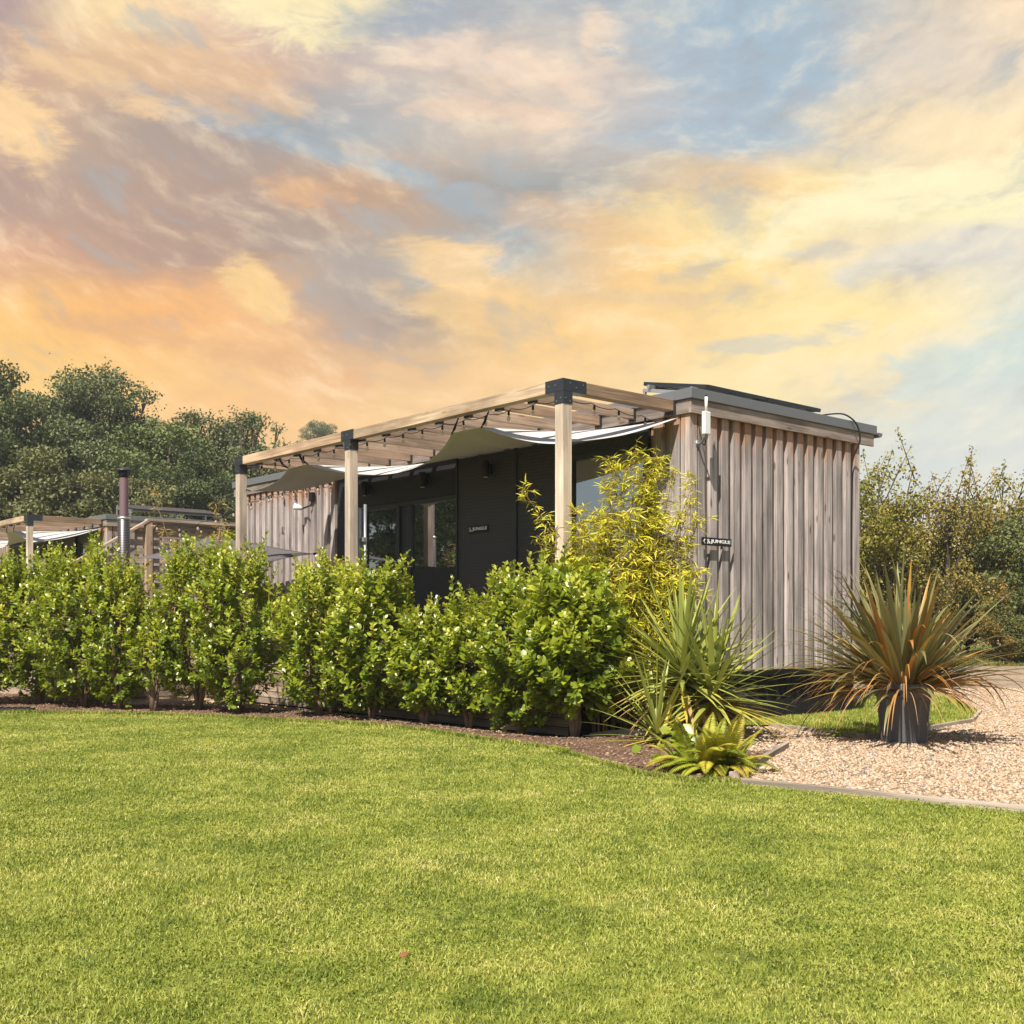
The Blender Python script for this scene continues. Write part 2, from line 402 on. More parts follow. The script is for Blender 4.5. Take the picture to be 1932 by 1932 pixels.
def gravelmat():
    m, q = newmat('gravel_bed'); p = q.p
    pos = q.new('ShaderNodeNewGeometry').outputs['Position']
    vo = q.new('ShaderNodeTexVoronoi'); q.put(vo.inputs['Vector'], pos); vo.inputs['Scale'].default_value = 38
    sp = q.new('ShaderNodeSeparateColor'); q.put(sp.inputs[0], vo.outputs['Color'])
    c = q.ramp(sp.outputs[0], [(0, (.22, .15, .095)), (.3, (.38, .275, .18)), (.7, (.48, .365, .25)), (.93, (.54, .44, .34)), (1, (.18, .17, .165))])
    ed = q.rng(vo.outputs['Distance'], .25, .75, 1, .62)
    big = q.noise(pos, .7, 4)
    sc_ = q.new('ShaderNodeVectorMath', operation='SCALE'); q.put(sc_.inputs[0], c); q.put(sc_.inputs['Scale'], q.math('MULTIPLY', ed, q.rng(big.outputs[0], .3, .7, .85, 1.1)))
    q.put(p.inputs['Base Color'], sc_.outputs[0]); p.inputs['Roughness'].default_value = .85; p.inputs['Specular IOR Level'].default_value = .2
    q.put(p.inputs['Normal'], q.bump(q.math('SUBTRACT', 1.0, vo.outputs['Distance']), .9, .015))
    return m
M['gravel'] = gravelmat()
def stonemat(name, stops):
    m, q = newmat(name); p = q.p
    n = q.noise(q.coord(), 60, 3)
    c = q.mix(q.math('MULTIPLY', n.outputs[0], .35), q.ramp(q.attr('rnd'), stops), (.36, .24, .15))
    q.put(p.inputs['Base Color'], c); p.inputs['Roughness'].default_value = .8; p.inputs['Specular IOR Level'].default_value = .25
    return m
M['stone'] = stonemat('gravel_stones', [(0, (.26, .17, .10)), (.25, (.42, .30, .19)), (.6, (.52, .39, .265)), (.85, (.62, .51, .39)), (.95, (.25, .235, .23)), (1, (.12, .115, .115))])
M['chip'] = stonemat('bark_chips', [(0, (.06, .033, .022)), (.5, (.17, .10, .065)), (.85, (.27, .18, .125)), (1, (.45, .33, .23))])
def treeleaf(name, a, b, c): return leafmat(name, [(0, a), (.5, b), (1, c)], .55, .25, .2, (.2, .22, .03))
M['tree_dark'] = treeleaf('dark_tree_leaf', (.048, .068, .028), (.095, .125, .048), (.165, .195, .07))
M['tree_mid'] = treeleaf('mid_tree_leaf', (.082, .108, .040), (.155, .19, .064), (.245, .27, .09))
M['tree_olive'] = treeleaf('olive_tree_leaf', (.095, .105, .042), (.175, .18, .072), (.27, .26, .10))
M['tree_ash'] = treeleaf('ash_tree_leaf', (.095, .118, .052), (.165, .195, .084), (.25, .275, .115))
M['haw'] = treeleaf('hawthorn_leaf', (.10, .12, .02), (.27, .245, .045), (.46, .34, .08))
M['haw_red'] = treeleaf('reddening_hawthorn_leaf', (.12, .115, .025), (.29, .235, .05), (.46, .25, .075))
M['haw_dark'] = treeleaf('dark_thorn_leaf', (.075, .10, .035), (.145, .17, .055), (.24, .25, .09))

# ------------------------------------------------------------------ ground, bed, gravel
LAWN_EDGE = [G(-160, 1346), G(55, 1346), G(273, 1349), G(400, 1354), G(528, 1361), G(692, 1369), G(801, 1380), G(911, 1397), G(1047, 1416), G(1127, 1441), G(1209, 1464), G(1290, 1476), G(1400, 1479)]
TIMBER = [G(1400, 1479), G(1932, 1533)]
dv = (TIMBER[1][0] - TIMBER[0][0], TIMBER[1][1] - TIMBER[0][1])
TEND = (TIMBER[0][0] + dv[0] * 3.2, TIMBER[0][1] + dv[1] * 3.2)
BED_BACK = [G(1478, 1416), G(1430, 1420), (1.62, 10.35), G(1190, 1386), (.55, 11.75), (-.25, 12.2), (-1.2, 12.9), (-2.3, 13.8), (-3.5, 14.7), (-5.2, 15.3), (-7.4, 17.6), (-10.5, 17.6)]
BED = LAWN_EDGE + BED_BACK
GRAVEL = [TIMBER[0], TEND, (15, TEND[1]), (17, 29.4), (9.6, 29.4), (7.0, 22.0), (3.2, 21.0), (-8.0, 26.0), (-9.0, 17.2), (-7.0, 17.1), (-5.2, 14.9), (-3.4, 14.3), (-1.0, 12.5), (.3, 11.8), (1.0, 11.0), (1.3, 9.5)]
PATCH = [W(-.3, -.42)[:2], G(1400, 1374), G(1455, 1373), G(1571, 1388), G(1635, 1395), G(1661, 1394), G(1756, 1378), G(1834, 1364), G(1849, 1347), G(1790, 1320), G(1700, 1305), W(3.9, .4)[:2], W(3.3, .12)[:2], W(0.2, .12)[:2]]

def sheet(name, poly, mat, dz, cuts=True, skirt=0.0):
    bm = bmesh.new()
    bm.faces.new([bm.verts.new((x, y, 0)) for x, y in poly])
    if cuts:
        xs = [p[0] for p in poly]; ys = [p[1] for p in poly]
        for ax, lo, hi in ((0, max(min(xs), -9.5), min(max(xs), 7)), (1, max(min(ys), 8.5), min(max(ys), 23.5))):
            t = lo + .3
            while t < hi:
                co = [0, 0, 0]; co[ax] = t; no = [0, 0, 0]; no[ax] = 1
                bmesh.ops.bisect_plane(bm, geom=bm.verts[:] + bm.edges[:] + bm.faces[:], plane_co=co, plane_no=no)
                t += .35
    bmesh.ops.triangulate(bm, faces=bm.faces[:])
    for v in bm.verts: v.co.z = float(hz(v.co.x, v.co.y)) + dz
    bmesh.ops.recalc_face_normals(bm, faces=bm.faces)
    for f in bm.faces:
        if f.normal.z < 0: f.normal_flip()
    me = bpy.data.meshes.new(name); bm.to_mesh(me); bm.free(); me.materials.append(mat)
    o = bpy.data.objects.new(name, me); COL.objects.link(o); o['kind'] = 'structure'
    return o
sheet('ground', [(-230, -40), (230, -40), (230, 215), (-230, 215)], M['turf'], 0)
sheet('gravel_drive', GRAVEL, M['gravel'], .006)
sheet('flower_bed', BED, M['soil'], .012)
sheet('grass_patch', PATCH, M['turf'], .03)

def blades(name, X, Y, z, H, Wd, mat, lean=.55, rnd=None):
    n = len(X); th = RNG.uniform(0, 2 * PI, n); ln = RNG.uniform(.1, 1, n) * lean * H; ph = RNG.uniform(0, 2 * PI, n)
    sx, sy = np.cos(th) * Wd / 2, np.sin(th) * Wd / 2; lx, ly = np.cos(ph) * ln, np.sin(ph) * ln
    V = np.empty((n, 5, 3), np.float32)
    V[:, 0] = np.stack([X - sx, Y - sy, z], 1); V[:, 1] = np.stack([X + sx, Y + sy, z], 1)
    mx, my = X + lx * .35, Y + ly * .35
    V[:, 2] = np.stack([mx + sx * .8, my + sy * .8, z + H * .6], 1); V[:, 3] = np.stack([mx - sx * .8, my - sy * .8, z + H * .6], 1)
    V[:, 4] = np.stack([X + lx, Y + ly, z + H * RNG.uniform(.75, 1, n)], 1)
    o = np.arange(n)[:, None] * 5
    r = RNG.uniform(0, 1, n) if rnd is None else rnd
    return npmesh(name, V.reshape(-1, 3), [o + np.array([[0, 1, 2, 3]]), o + np.array([[3, 2, 4]])], mat, rnd=np.repeat(r, 5), smooth=True)
def lawn():
    n = 780000
    d = RNG.uniform(2.7, 15.0, n); px = RNG.uniform(-.53, .53, n)
    X = px * d; Y = d
    m = 330000; X2 = RNG.uniform(-11, 8, m); Y2 = RNG.uniform(.3, 15, m); k2 = np.abs(X2) > .53 * Y2     # the lawn beside the frame, thinner
    k2 |= Y2 < 2.7
    X = np.concatenate([X, X2[k2]]); Y = np.concatenate([Y, Y2[k2]]); d = np.concatenate([d, np.full(k2.sum(), 12.0)]); n = len(X)
    keep = ~inpoly(X, Y, BED) & ~inpoly(X, Y, GRAVEL)
    # thin, worn spots
    s = np.sin(X * 5.1 + 1.3 * np.sin(Y * 3.7)) * np.sin(Y * 4.3 + 1.7 * np.sin(X * 2.9))
    keep &= ~((s > .80) & (RNG.uniform(0, 1, n) < .6))
    s2 = np.sin(X * 17.3 + 2.1 * np.sin(Y * 11.9)) * np.sin(Y * 15.1 + 2.3 * np.sin(X * 9.7)); keep &= ~((s2 > .88) & (RNG.uniform(0, 1, n) < .45))
    X, Y, d = X[keep], Y[keep], d[keep]; n = len(X)
    tuft = .5 + .5 * np.sin(X * 2.3 + np.sin(Y * 1.9) * 2) * np.sin(Y * 2.7 + np.sin(X * 1.3) * 2)
    H = RNG.uniform(.008, .021, n) * (.85 + .35 * tuft); H[RNG.uniform(0, 1, n) < .02] *= 1.9
    Wd = RNG.uniform(.0020, .0040, n) * (.75 + d / 8)
    r = RNG.uniform(0, 1, n); pale = RNG.uniform(0, 1, n) < .03; r[pale] = 1.35
    o = blades('lawn_grass', X, Y, hz(X, Y), H, Wd, M['grass'], 1.25, r)
    tag(o, 'short mown green lawn grass filling the foreground', 'grass', kind='stuff')
lawn()
def clover():
    n = 150000
    d = 2.7 + 11 * RNG.uniform(0, 1, n) ** .8 ; px = RNG.uniform(-.53, .53, n); X = px * d; Y = d
    m = (np.sin(X * 1.7 + 2 * np.sin(Y * .9)) * np.sin(Y * 1.5 + 2 * np.sin(X * .8)) + RNG.uniform(-.6, .6, n)) > .15
    m &= ~inpoly(X, Y, BED) & ~inpoly(X, Y, GRAVEL)
    X, Y = X[m], Y[m]; n = len(X)
    P = np.stack([X, Y, hz(X, Y) + RNG.uniform(.008, .026, n)], 1)
    D = rnddir(n); D[:, 2] *= .35; N_ = rnddir(n) * .5; N_[:, 2] = 1
    V, Fs = leaves(P, D, N_, RNG.uniform(.006, .013, n), RNG.uniform(.006, .012, n), LEAF_V, LEAF_F)
    o = npmesh('lawn_clover', V, Fs, M['grass'], rnd=np.repeat(RNG.uniform(-.1, .6, n), 8), smooth=True)
    tag(o, 'low clover leaves mixed through the mown lawn', 'clover', kind='stuff')
clover()
def patch_grass():
    n = 60000
    xs = [p[0] for p in PATCH]; ys = [p[1] for p in PATCH]
    X = RNG.uniform(min(xs), max(xs), n); Y = RNG.uniform(min(ys), max(ys), n)
    k = inpoly(X, Y, PATCH); X, Y = X[k], Y[k]; n = len(X)
    o = blades('patch_grass', X, Y, hz(X, Y) + .03, RNG.uniform(.02, .06, n), RNG.uniform(.005, .009, n), M['grass'], .8)
    tag(o, 'short grass growing on the patch below the cabin end wall', 'grass', kind='stuff')
patch_grass()
def ragged_edge():
    # lawn grass leaning over the rim of the bed
    P = []
    for (x0, y0), (x1, y1) in zip(LAWN_EDGE[:-1], LAWN_EDGE[1:]):
        L = math.hypot(x1 - x0, y1 - y0); k = int(L * 900)
        t = RNG.uniform(0, 1, k); P.append(np.stack([x0 + (x1 - x0) * t, y0 + (y1 - y0) * t - np.abs(RNG.normal(0, .035, k)) + .025], 1))
    P = np.concatenate(P); n = len(P)
    o = blades('edge_grass', P[:, 0], P[:, 1], hz(P[:, 0], P[:, 1]), RNG.uniform(.03, .065, n), RNG.uniform(.005, .009, n), M['grass'], 1.0, RNG.uniform(0, .7, n))
    tag(o, 'longer grass leaning over the rim of the soil bed', 'grass', kind='stuff')
ragged_edge()

def stones(name, X, Y, zz, size, mat, flat=(.5, .8), label='', cat=''):
    g = (1 + 5 ** .5) / 2
    iv = nrm(np.array([(-1, g, 0), (1, g, 0), (-1, -g, 0), (1, -g, 0), (0, -1, g), (0, 1, g), (0, -1, -g), (0, 1, -g), (g, 0, -1), (g, 0, 1), (-g, 0, -1), (-g, 0, 1)], float))
    fi = np.array([(0, 11, 5), (0, 5, 1), (0, 1, 7), (0, 7, 10), (0, 10, 11), (1, 5, 9), (5, 11, 4), (11, 10, 2), (10, 7, 6), (7, 1, 8), (3, 9, 4), (3, 4, 2), (3, 2, 6), (3, 6, 8), (3, 8, 9), (4, 9, 5), (2, 4, 11), (6, 2, 10), (8, 6, 7), (9, 8, 1)])
    n = len(X); q = iv[None] * RNG.uniform(.75, 1.2, (n, 12, 1))
    q = q * np.stack([RNG.uniform(.8, 1.3, n), RNG.uniform(.6, 1.0, n), RNG.uniform(*flat, n)], 1)[:, None]
    t = RNG.uniform(0, 2 * PI, n); c, s = np.cos(t)[:, None], np.sin(t)[:, None]
    x = q[..., 0] * c - q[..., 1] * s; y = q[..., 0] * s + q[..., 1] * c
    tilt = RNG.normal(0, .25, (n, 1)); z = q[..., 2] + x * tilt
    V = np.stack([x, y, z], -1) * size[:, None, None] + np.stack([X, Y, zz + size * .35], 1)[:, None]
    Fs = (fi[None] + (np.arange(n) * 12)[:, None, None]).reshape(-1, 3)
    o = npmesh(name, V.reshape(-1, 3), [Fs], mat, rnd=np.repeat(RNG.uniform(0, 1, n), 12), smooth=True)
    return tag(o, label, cat, kind='stuff')
def gravel_stones():
    n = 210000
    d = RNG.uniform(4.5, 19, n); px = np.where(RNG.uniform(0, 1, n) < .84, RNG.uniform(-.3, .56, n), RNG.uniform(.56, 1.0, n)); X = px * d; Y = d
    k = inpoly(X, Y, GRAVEL) & ~inpoly(X, Y, BED) & ~inpoly(X, Y, PATCH)
    dx, dy = X - C0[0], Y - C0[1]; a = CA * dx + SA * dy; b = -SA * dx + CA * dy
    k &= ~((b > .1) & (a > -1.6) & (a < 3.5))
    X, Y, d = X[k], Y[k], d[k]; n = len(X)
    size = RNG.uniform(.006, .0155, n) * (.75 + d / 22) ; size[RNG.uniform(0, 1, n) < .02] *= 1.6
    stones('gravel_stones', X, Y, hz(X, Y) + .006, size, M['stone'], (.5, .8), 'loose pale buff gravel stones covering the drive', 'gravel')
gravel_stones()
def chips():
    n = 60000
    X = RNG.uniform(-8, 3.4, n); Y = RNG.uniform(7.6, 18, n)
    k = inpoly(X, Y, BED); X, Y = X[k], Y[k]; n = len(X)
    stones('bark_mulch', X, Y, hz(X, Y) + .010, RNG.uniform(.006, .02, n), M['chip'], (.2, .5), 'brown bark mulch chips covering the planting bed', 'mulch')
chips()
def rough_bank():
    n = 60000
    d = RNG.uniform(27.5, 36, n); u = RNG.uniform(.28, .60, n); X = u * d; Y = d
    k = ~inpoly(X, Y, GRAVEL); X, Y = X[k], Y[k]; n = len(X)
    h = RNG.uniform(.10, .55, n) * (.35 + .65 * RNG.uniform(0, 1, n)); h *= np.clip((Y - 29.0) / 1.8, .3, 1)
    o = blades('rough_grass', X, Y, np.full(n, GZ), h, RNG.uniform(.012, .03, n), M['rough'], .8)
    tag(o, 'tall rough grass verge beyond the gravel drive', 'grass', kind='stuff')
rough_bank()

# far terrain
def hill(name, xs, ys, fz, mat):
    nx, ny = len(xs), len(ys); V = np.array([(x, y, fz(x, y)) for y in ys for x in xs])
    f = np.array([(j * nx + i, j * nx + i + 1, (j + 1) * nx + i + 1, (j + 1) * nx + i) for j in range(ny - 1) for i in range(nx - 1)])
    o = npmesh(name, V, [f], mat, smooth=True); o['kind'] = 'structure'; return o
def hill_z(x, y):
    s = max(0, min(1, (y - 80) / 80)); s = s * s * (3 - 2 * s)
    px = x / max(y, 1) * F + CX
    top = 24.6 - 1.4 * max(0, min(1, (px - 400) / 250)) - 22 * max(0, min(1, (px - 700) / 420))
    return -.3 + s * max(top, .2)
hill('wooded_hill', np.linspace(-150, 10, 41), np.linspace(78, 190, 25), hill_z, M['hill'])
def field_z(x, y):
    s = max(0, min(1, (y - 45) / 110)); s = s * s * (3 - 2 * s)
    return -.25 + s * 14 * max(0, min(1, (x - 5) / 40))
hill('dry_field', np.linspace(2, 190, 41), np.linspace(44, 190, 25), field_z, M['field'])

# edging pieces
def timber_edge():
    p0 = Vector((*TIMBER[0], GZ + .012)); p1 = Vector((*TEND, GZ + .012)); d = (p1 - p0).normalized()
    root = thing('timber_edging', 'long pale timber edging board between lawn and gravel', 'edging board', tuple(p0), False)
    root.rotation_euler.z = math.atan2(d.y, d.x); L = (p1 - p0).length; BASE[root.name] = Vector((0, 0, 0))
    t = 0; pc = []
    b = MB()
    while t < L:
        e = min(t + 2.4, L); b.box((t, -.02, -.08), (e - .006, .022, .030 + random.uniform(-.004, .004))); t = e
    b.build('board', M['edge'], root, bevel=.004)
    o2 = Vector((*G(1390, 1471), GZ + .02)); o1 = Vector((*G(1484, 1414), GZ + .02))
    d = (o1 - o2).normalized()
    r2 = thing('timber_edging', 'short weathered board at the bed corner beside the fern', 'edging board', tuple(o2), False)
    r2.rotation_euler.z = math.atan2(d.y, d.x); BASE[r2.name] = Vector()
    MB().box((0, -.022, -.06), ((o1 - o2).length, .022, .045)).build('board', M['edge'], r2, bevel=.004)
    MB().box((.02, .024, -.06), (.07, .06, .03)).build('peg', M['edge'], r2, bevel=.003)
    d1 = Vector((*G(1395, 1376), GZ)); 
    pts = [G(1455, 1374), G(1571, 1389), G(1635, 1396), G(1663, 1395), G(1756, 1379), G(1834, 1365), G(1850, 1347)]
    r3 = thing('timber_edging', 'low curved timber edging round the grass patch behind the pot', 'edging board', (*pts[0], GZ), False)
    b = MB()
    for (x0, y0), (x1, y1) in zip(pts[:-1], pts[1:]):
        b.bar((x0, y0, float(hz(x0, y0)) + .012), (x1, y1, float(hz(x1, y1)) + .012), .04, .09)
    b.build('board', M['edge'], r3, bevel=.004)
    for k, (p, q, lab) in enumerate((((1120, 1379), (1285, 1397), 'long pale stone edging strip behind the shrub nearest the cordyline'), ((1268, 1407), (1318, 1424), 'short pale stone block beside the fern leaves'))):
        a0, a1 = G(*p), G(*q); r = thing('stone_edging', lab, 'stone edging', (*a0, GZ), False)
        b = MB(); nseg = 3 if k == 0 else 1
        for i in range(nseg):
            t0, t1 = i / nseg, (i + .96) / nseg
            P0 = (a0[0] + (a1[0] - a0[0]) * t0, a0[1] + (a1[1] - a0[1]) * t0); P1 = (a0[0] + (a1[0] - a0[0]) * t1, a0[1] + (a1[1] - a0[1]) * t1)
            b.bar((*P0, float(hz(*P0)) + .03), (*P1, float(hz(*P1)) + .03), .11, .10)
        b.build('block', M['concrete'], r, bevel=.012)
    x, y = G(20, 1343)
    r = thing('rubber_mat', 'flat black ribbed rubber strip lying at the lawn corner', 'rubber mat', (x, y, GZ), False)
    b = MB(); b.box((x - .5, y - .09, GZ), (x + .27, y + .11, GZ + .045))
    for i in range(9): b.box((x - .48 + i * .082, y - .085, GZ + .045), (x - .45 + i * .082, y + .1, GZ + .058))
    b.build('mat', M['blackrub'], r, bevel=.006)
timber_edge()

# ------------------------------------------------------------------ cabin
CB0, CB1 = .65, 3.60
def cladding(face, t0, t1, z0, z1, pitch=.213, bw=.118):
    """board-on-board boards along an axis; face 'end' runs in a at b=0, 'front' runs in b at a=0"""
    m = MB(); n = max(1, round((t1 - t0) / pitch)); p = (t1 - t0) / n
    def bx(u0, u1, d0, d1, zz0, zz1, r=None):
        if face == 'end': m.box((u0, -d1, zz0), (u1, -d0, zz1), r)
        else: m.box((-d1, u0, zz0), (-d0, u1, zz1), r)
    for i in range(n):
        s = t0 + i * p
        bx(s, s + p - .002, 0, .022, z0 + random.uniform(-.004, .004), z1, random.choice((.11, .25, .39, .53)) + random.uniform(.0, .02))
        j = random.uniform(-.004, .004)
        bx(s + .02 + j, s + .02 + bw + j, .0225, .070, z0 + random.uniform(-.006, .006) - .004, z1 - .001, random.choice((.30, .44, .58, .72, .86, .16)) + random.uniform(0, .03))
    return m
def make_cabin():
    L, D = 10.9, 3.44
    root = thing('timber_cabin', 'long flat-roofed cabin clad in grey weathered vertical boards, black glazed front', 'cabin', (0, 0, 0))
    b = MB(); b.box((.03, .03, .58), (D - .03, L - .03, 3.60)); b.build('wall', M['dark'], root)
    cladding('end', .06, D, CB0, CB1).build('end_cladding', M['clad'], root, bevel=.0025)
    cladding('front', 7.46, L - .02, CB0, CB1).build('front_cladding', M['clad'], root, bevel=.0025)
    c = cladding('front', .06, .56, CB0, CB1, .25, .15)
    c.box((-.072, -.072, CB0 - .01), (.0585, -.0015, CB1)); c.box((-.072, 0, CB0 - .01), (-.0235, .0585, CB1))
    c.build('corner_cladding', M['clad'], root, bevel=.0025)
    # back cladding, plain boards
    bk = MB()
    for i in range(50): bk.box((D - .028, .02 + i * .216, CB0), (D + .03, .02 + i * .216 + .2, CB1))
    bk.build('rear_cladding', M['clad'], root)
    # fascia
    f = MB(); f.box((-.10, -.115, 3.585), (D + .2, -.078, 3.742)); f.build('fascia_board', M['fascia'], root, bevel=.003)
    f = MB(); f.box((-.10, -.0775, 3.585), (-.064, L + .08, 3.742)); f.build('fascia_board', M['fascia_b'], root, bevel=.003)
    r = MB(); r.box((-.125, -.14, 3.744), (D + .24, L + .11, 3.862)); r.build('roof', M['grey'], root, bevel=.006)
    s = MB(); s.box((1.08, -.1425, 3.746), (1.084, -.139, 3.861)); s.build('roof_joint', M['gutter'], bpy.data.objects[root.name])
    g = MB()
    prof = [(D + .245 + .055 + .055 * math.cos(t), 3.77 + .06 * math.sin(t)) for t in np.linspace(PI, 2 * PI, 9)]
    prof2 = [(x, z + .006) for x, z in prof[::-1]]
    vs = [(x, -.15, z) for x, z in prof] + [(x, L + .1, z) for x, z in prof]
    g.add(vs, [(i, i + 1, 10 + i, 9 + i) for i in range(8)] + [tuple(range(9))])
    g.build('gutter', M['gutter'], root)
    # skirting below
    k = MB(); n = 29
    for i in range(n):
        a0 = .05 + i * (D - .05) / n
        k.box((a0, .06, 0.0), (a0 + (D - .05) / n - .008, .085, .648))
    k.build('skirting', M['skirt'], root)
    bx = MB(); bx.box((.62, -.09, .30), (.92, .055, .335)); bx.box((.62, -.09, .335), (.635, .055, .40)); bx.box((.905, -.09, .335), (.92, .055, .40)); bx.box((.64, -.02, .34), (.90, .05, .44))
    bx.build('tow_bracket', M['blackbracket'], root, bevel=.004)
    # glazed front
    h = MB(); h.box((-.035, 4.19, 3.055), (.03, 7.452, 3.583)); h.box((-.035, 6.70, .62), (.03, 7.452, 3.052)); h.build('header_panel', M['dark'], root, bevel=.003)
    d = MB(); z0, z1 = .64, 3.05
    for (b0, b1) in ((4.19, 4.235), (5.36, 5.44), (5.66, 5.74), (6.60, 6.695)): d.box((-.055, b0, z0), (.03, b1, z1))
    d.box((-.053, 4.236, 2.985), (.028, 6.599, 3.048)); d.box((-.053, 4.236, z0), (.028, 6.599, z0 + .07))
    dr = d.build('sliding_door', M['frame'], root, bevel=.004)
    for (b0, b1) in ((4.237, 5.358), (5.742, 6.598)):
        MB().box((-.012, b0, 2.03), (.010, b1, 2.983)).build('pane', M['glass'], dr)
        MB().box((-.030, b0, .712), (.012, b1, 2.028)).build('dark_infill', M['dark'], dr, bevel=.003)  # opaque dark sheet imitates the dark reflection in the lower door glass
    MB().box((-.02, 5.442, .712), (.012, 5.658, 2.983)).build('dark_infill', M['frame'], dr)
    MB().bar((-.075, 5.40, 1.55), (-.075, 5.40, 1.85), .02, .03).build('handle', M['alu'], dr, bevel=.004)
    for (b0, b1) in ((2.92, 4.14), (2.02, 2.86)):
        MB().box((-.105, b0, .64), (-.080, b1, 3.56)).build('perforated_screen', M['perf'], root, bevel=.002)
    p = MB(); p.box((-.125, 2.862, .64), (-.078, 2.918, 3.57)); p.box((-.125, 4.1415, .64), (-.078, 4.175, 3.57)); p.box((-.125, 1.985, .64), (-.078, 2.018, 3.57))
    for z in (.95, 1.55, 2.15, 2.75, 3.35): p.box((-.131, 2.872, z), (-.1255, 2.908, z + .02))
    p.build('screen_post', M['frame'], root, bevel=.002)
    w = MB()
    w.box((-.06, .58, .70), (.03, .66, 3.34)); w.box((-.06, 1.88, .70), (.03, 1.96, 3.34)); w.box((-.058, .661, 3.26), (.028, 1.879, 3.338)); w.box((-.058, .661, .702), (.028, 1.879, .78))
    w.box((-.058, .58, 3.3405), (.028, 1.96, 3.583))
    wr = w.build('window', M['frame'], root, bevel=.004)
    MB().box((-.012, .662, .782), (.01, 1.878, 3.258)).build('pane', M['glass'], wr)
    # cable running over the eave and down the boards
    pts = [(2.75, .3, 3.93), (2.9, .0, 3.95), (3.0, -.12, 3.92), (3.12, -.19, 3.80), (3.17, -.20, 3.6), (3.16, -.12, 3.42), (3.17, -.075, 3.2), (3.16, -.07, 2.4), (3.17, -.07, 1.6), (3.16, -.07, 1.05)]
    MB().tube(smoothpath(pts), .011, 6).build('cable', M['rope'], root, True)
    MB().tube(smoothpath([(.06, -.06, 3.55), (.10, -.08, 3.38), (.05, -.18, 3.22), (.01, -.24, 3.33)]), .006, 5).build('cable', M['rope'], root, True)
    v = MB()
    for i in range(9):
        z = 1.0 + i * .11; a = 3.02 + .1 * math.sin(i * 2.1)
        v.tube(smoothpath([(a + .14, -.072, z - .12), (a + .05 * math.cos(i * 3.1), -.09, z - .02 + .05 * math.sin(i * 2.3)), (a - .08 - .05 * (i % 3), -.10, z + .05 * math.cos(i * 1.7)), (a - .15, -.085, z + .06 * math.sin(i * 4.1))]), .0032, 4)
    v.build('dry_vine', M['rope'], root)
    return root
cabin = make_cabin()

def make_pergola():
    root = thing('pergola', 'timber pergola with three square posts and black steel corner brackets', 'pergola', (-1.79, .18, .62))
    s = .0625; ZT = 3.755; ZB = 3.63
    posts = (.18, 4.27, 7.38)
    for b in posts:
        MB().box((-1.79 - s, b - s, .621), (-1.79 + s, b + s, 3.628)).build('post', M['post'], root, bevel=.004)
    segs = ((.13, 4.27 - .0), (4.274, 7.42))
    for i, (b0, b1) in enumerate(segs):
        MB().box((-1.79 - s, b0, ZB), (-1.79 + s, b1, ZT)).build('front_beam', M['beam_b'], root, bevel=.004)
    MB().box((-1.79 + s + .003, .18 - s, ZB), (-.13, .18 + s, ZT)).build('side_beam', M['beam_a'], root, bevel=.004)
    MB().box((-1.79 + s + .003, 7.38 - s, ZB), (-.13, 7.38 + s, ZT)).build('side_beam', M['beam_a'], root, bevel=.004)
    b = .77
    while b < 7.2:
        MB().box((-1.79 + s + .003, b - .035, ZB - .005), (-.13, b + .035, ZT - .015)).build('rafter', M['beam_a'], root, bevel=.004)
        MB().box((-.135, b - .045, ZB - .02), (-.102, b + .045, ZT + .0)).build('rafter_hanger', M['blackbracket'], root)
        MB().box((-1.79 + s + .0005, b - .05, ZB - .022), (-1.79 + s + .06, b + .05, ZB + .02)).build('rafter_hanger', M['blackbracket'], root)
        b += .565
    e = s + .006
    for i, pb in enumerate(posts):
        k = MB()
        lo, hi = (-e, .21) if i == 0 else ((-.15, .15) if i == 1 else (-.17, e))
        k.box((-1.79 - e, pb + lo, ZB - .002), (-1.79 + e, pb + hi, ZT + .006))
        k.box((-1.79 - e, pb - e, ZB - .13), (-1.79 + e, pb + e, ZB - .003))
        if i != 1: k.box((-1.79 + e + .0005, pb - e, ZB - .002), (-1.79 + .27, pb + e, ZT + .006))
        br = k.build('corner_bracket', M['blackbracket'], root, bevel=.003)
        for (bb, zz) in ((.05, 3.70), (.15, 3.70), (-.03, 3.56), (.03, 3.53)):
            if i == 1: bb -= .05
            if i == 2: bb = -bb
            MB().tube([(-1.79 - e - .004, pb + bb, zz), (-1.79 - e + .001, pb + bb, zz)], .007, 6).build('screw', M['galv'], br)
        if i == 0:
            for (aa, zz) in ((.03, 3.72), (.12, 3.68), (.22, 3.72), (-.03, 3.56), (.03, 3.53)):
                MB().tube([(-1.79 + aa, pb - e - .004, zz), (-1.79 + aa, pb - e + .001, zz)], .007, 6).build('screw', M['galv'], br)
    MB().box((-.128, .18 - .075, ZB - .03), (-.102, .18 + .075, ZT + .0)).build('wall_bracket', M['blackbracket'], root)
    return root
pergola = make_pergola()

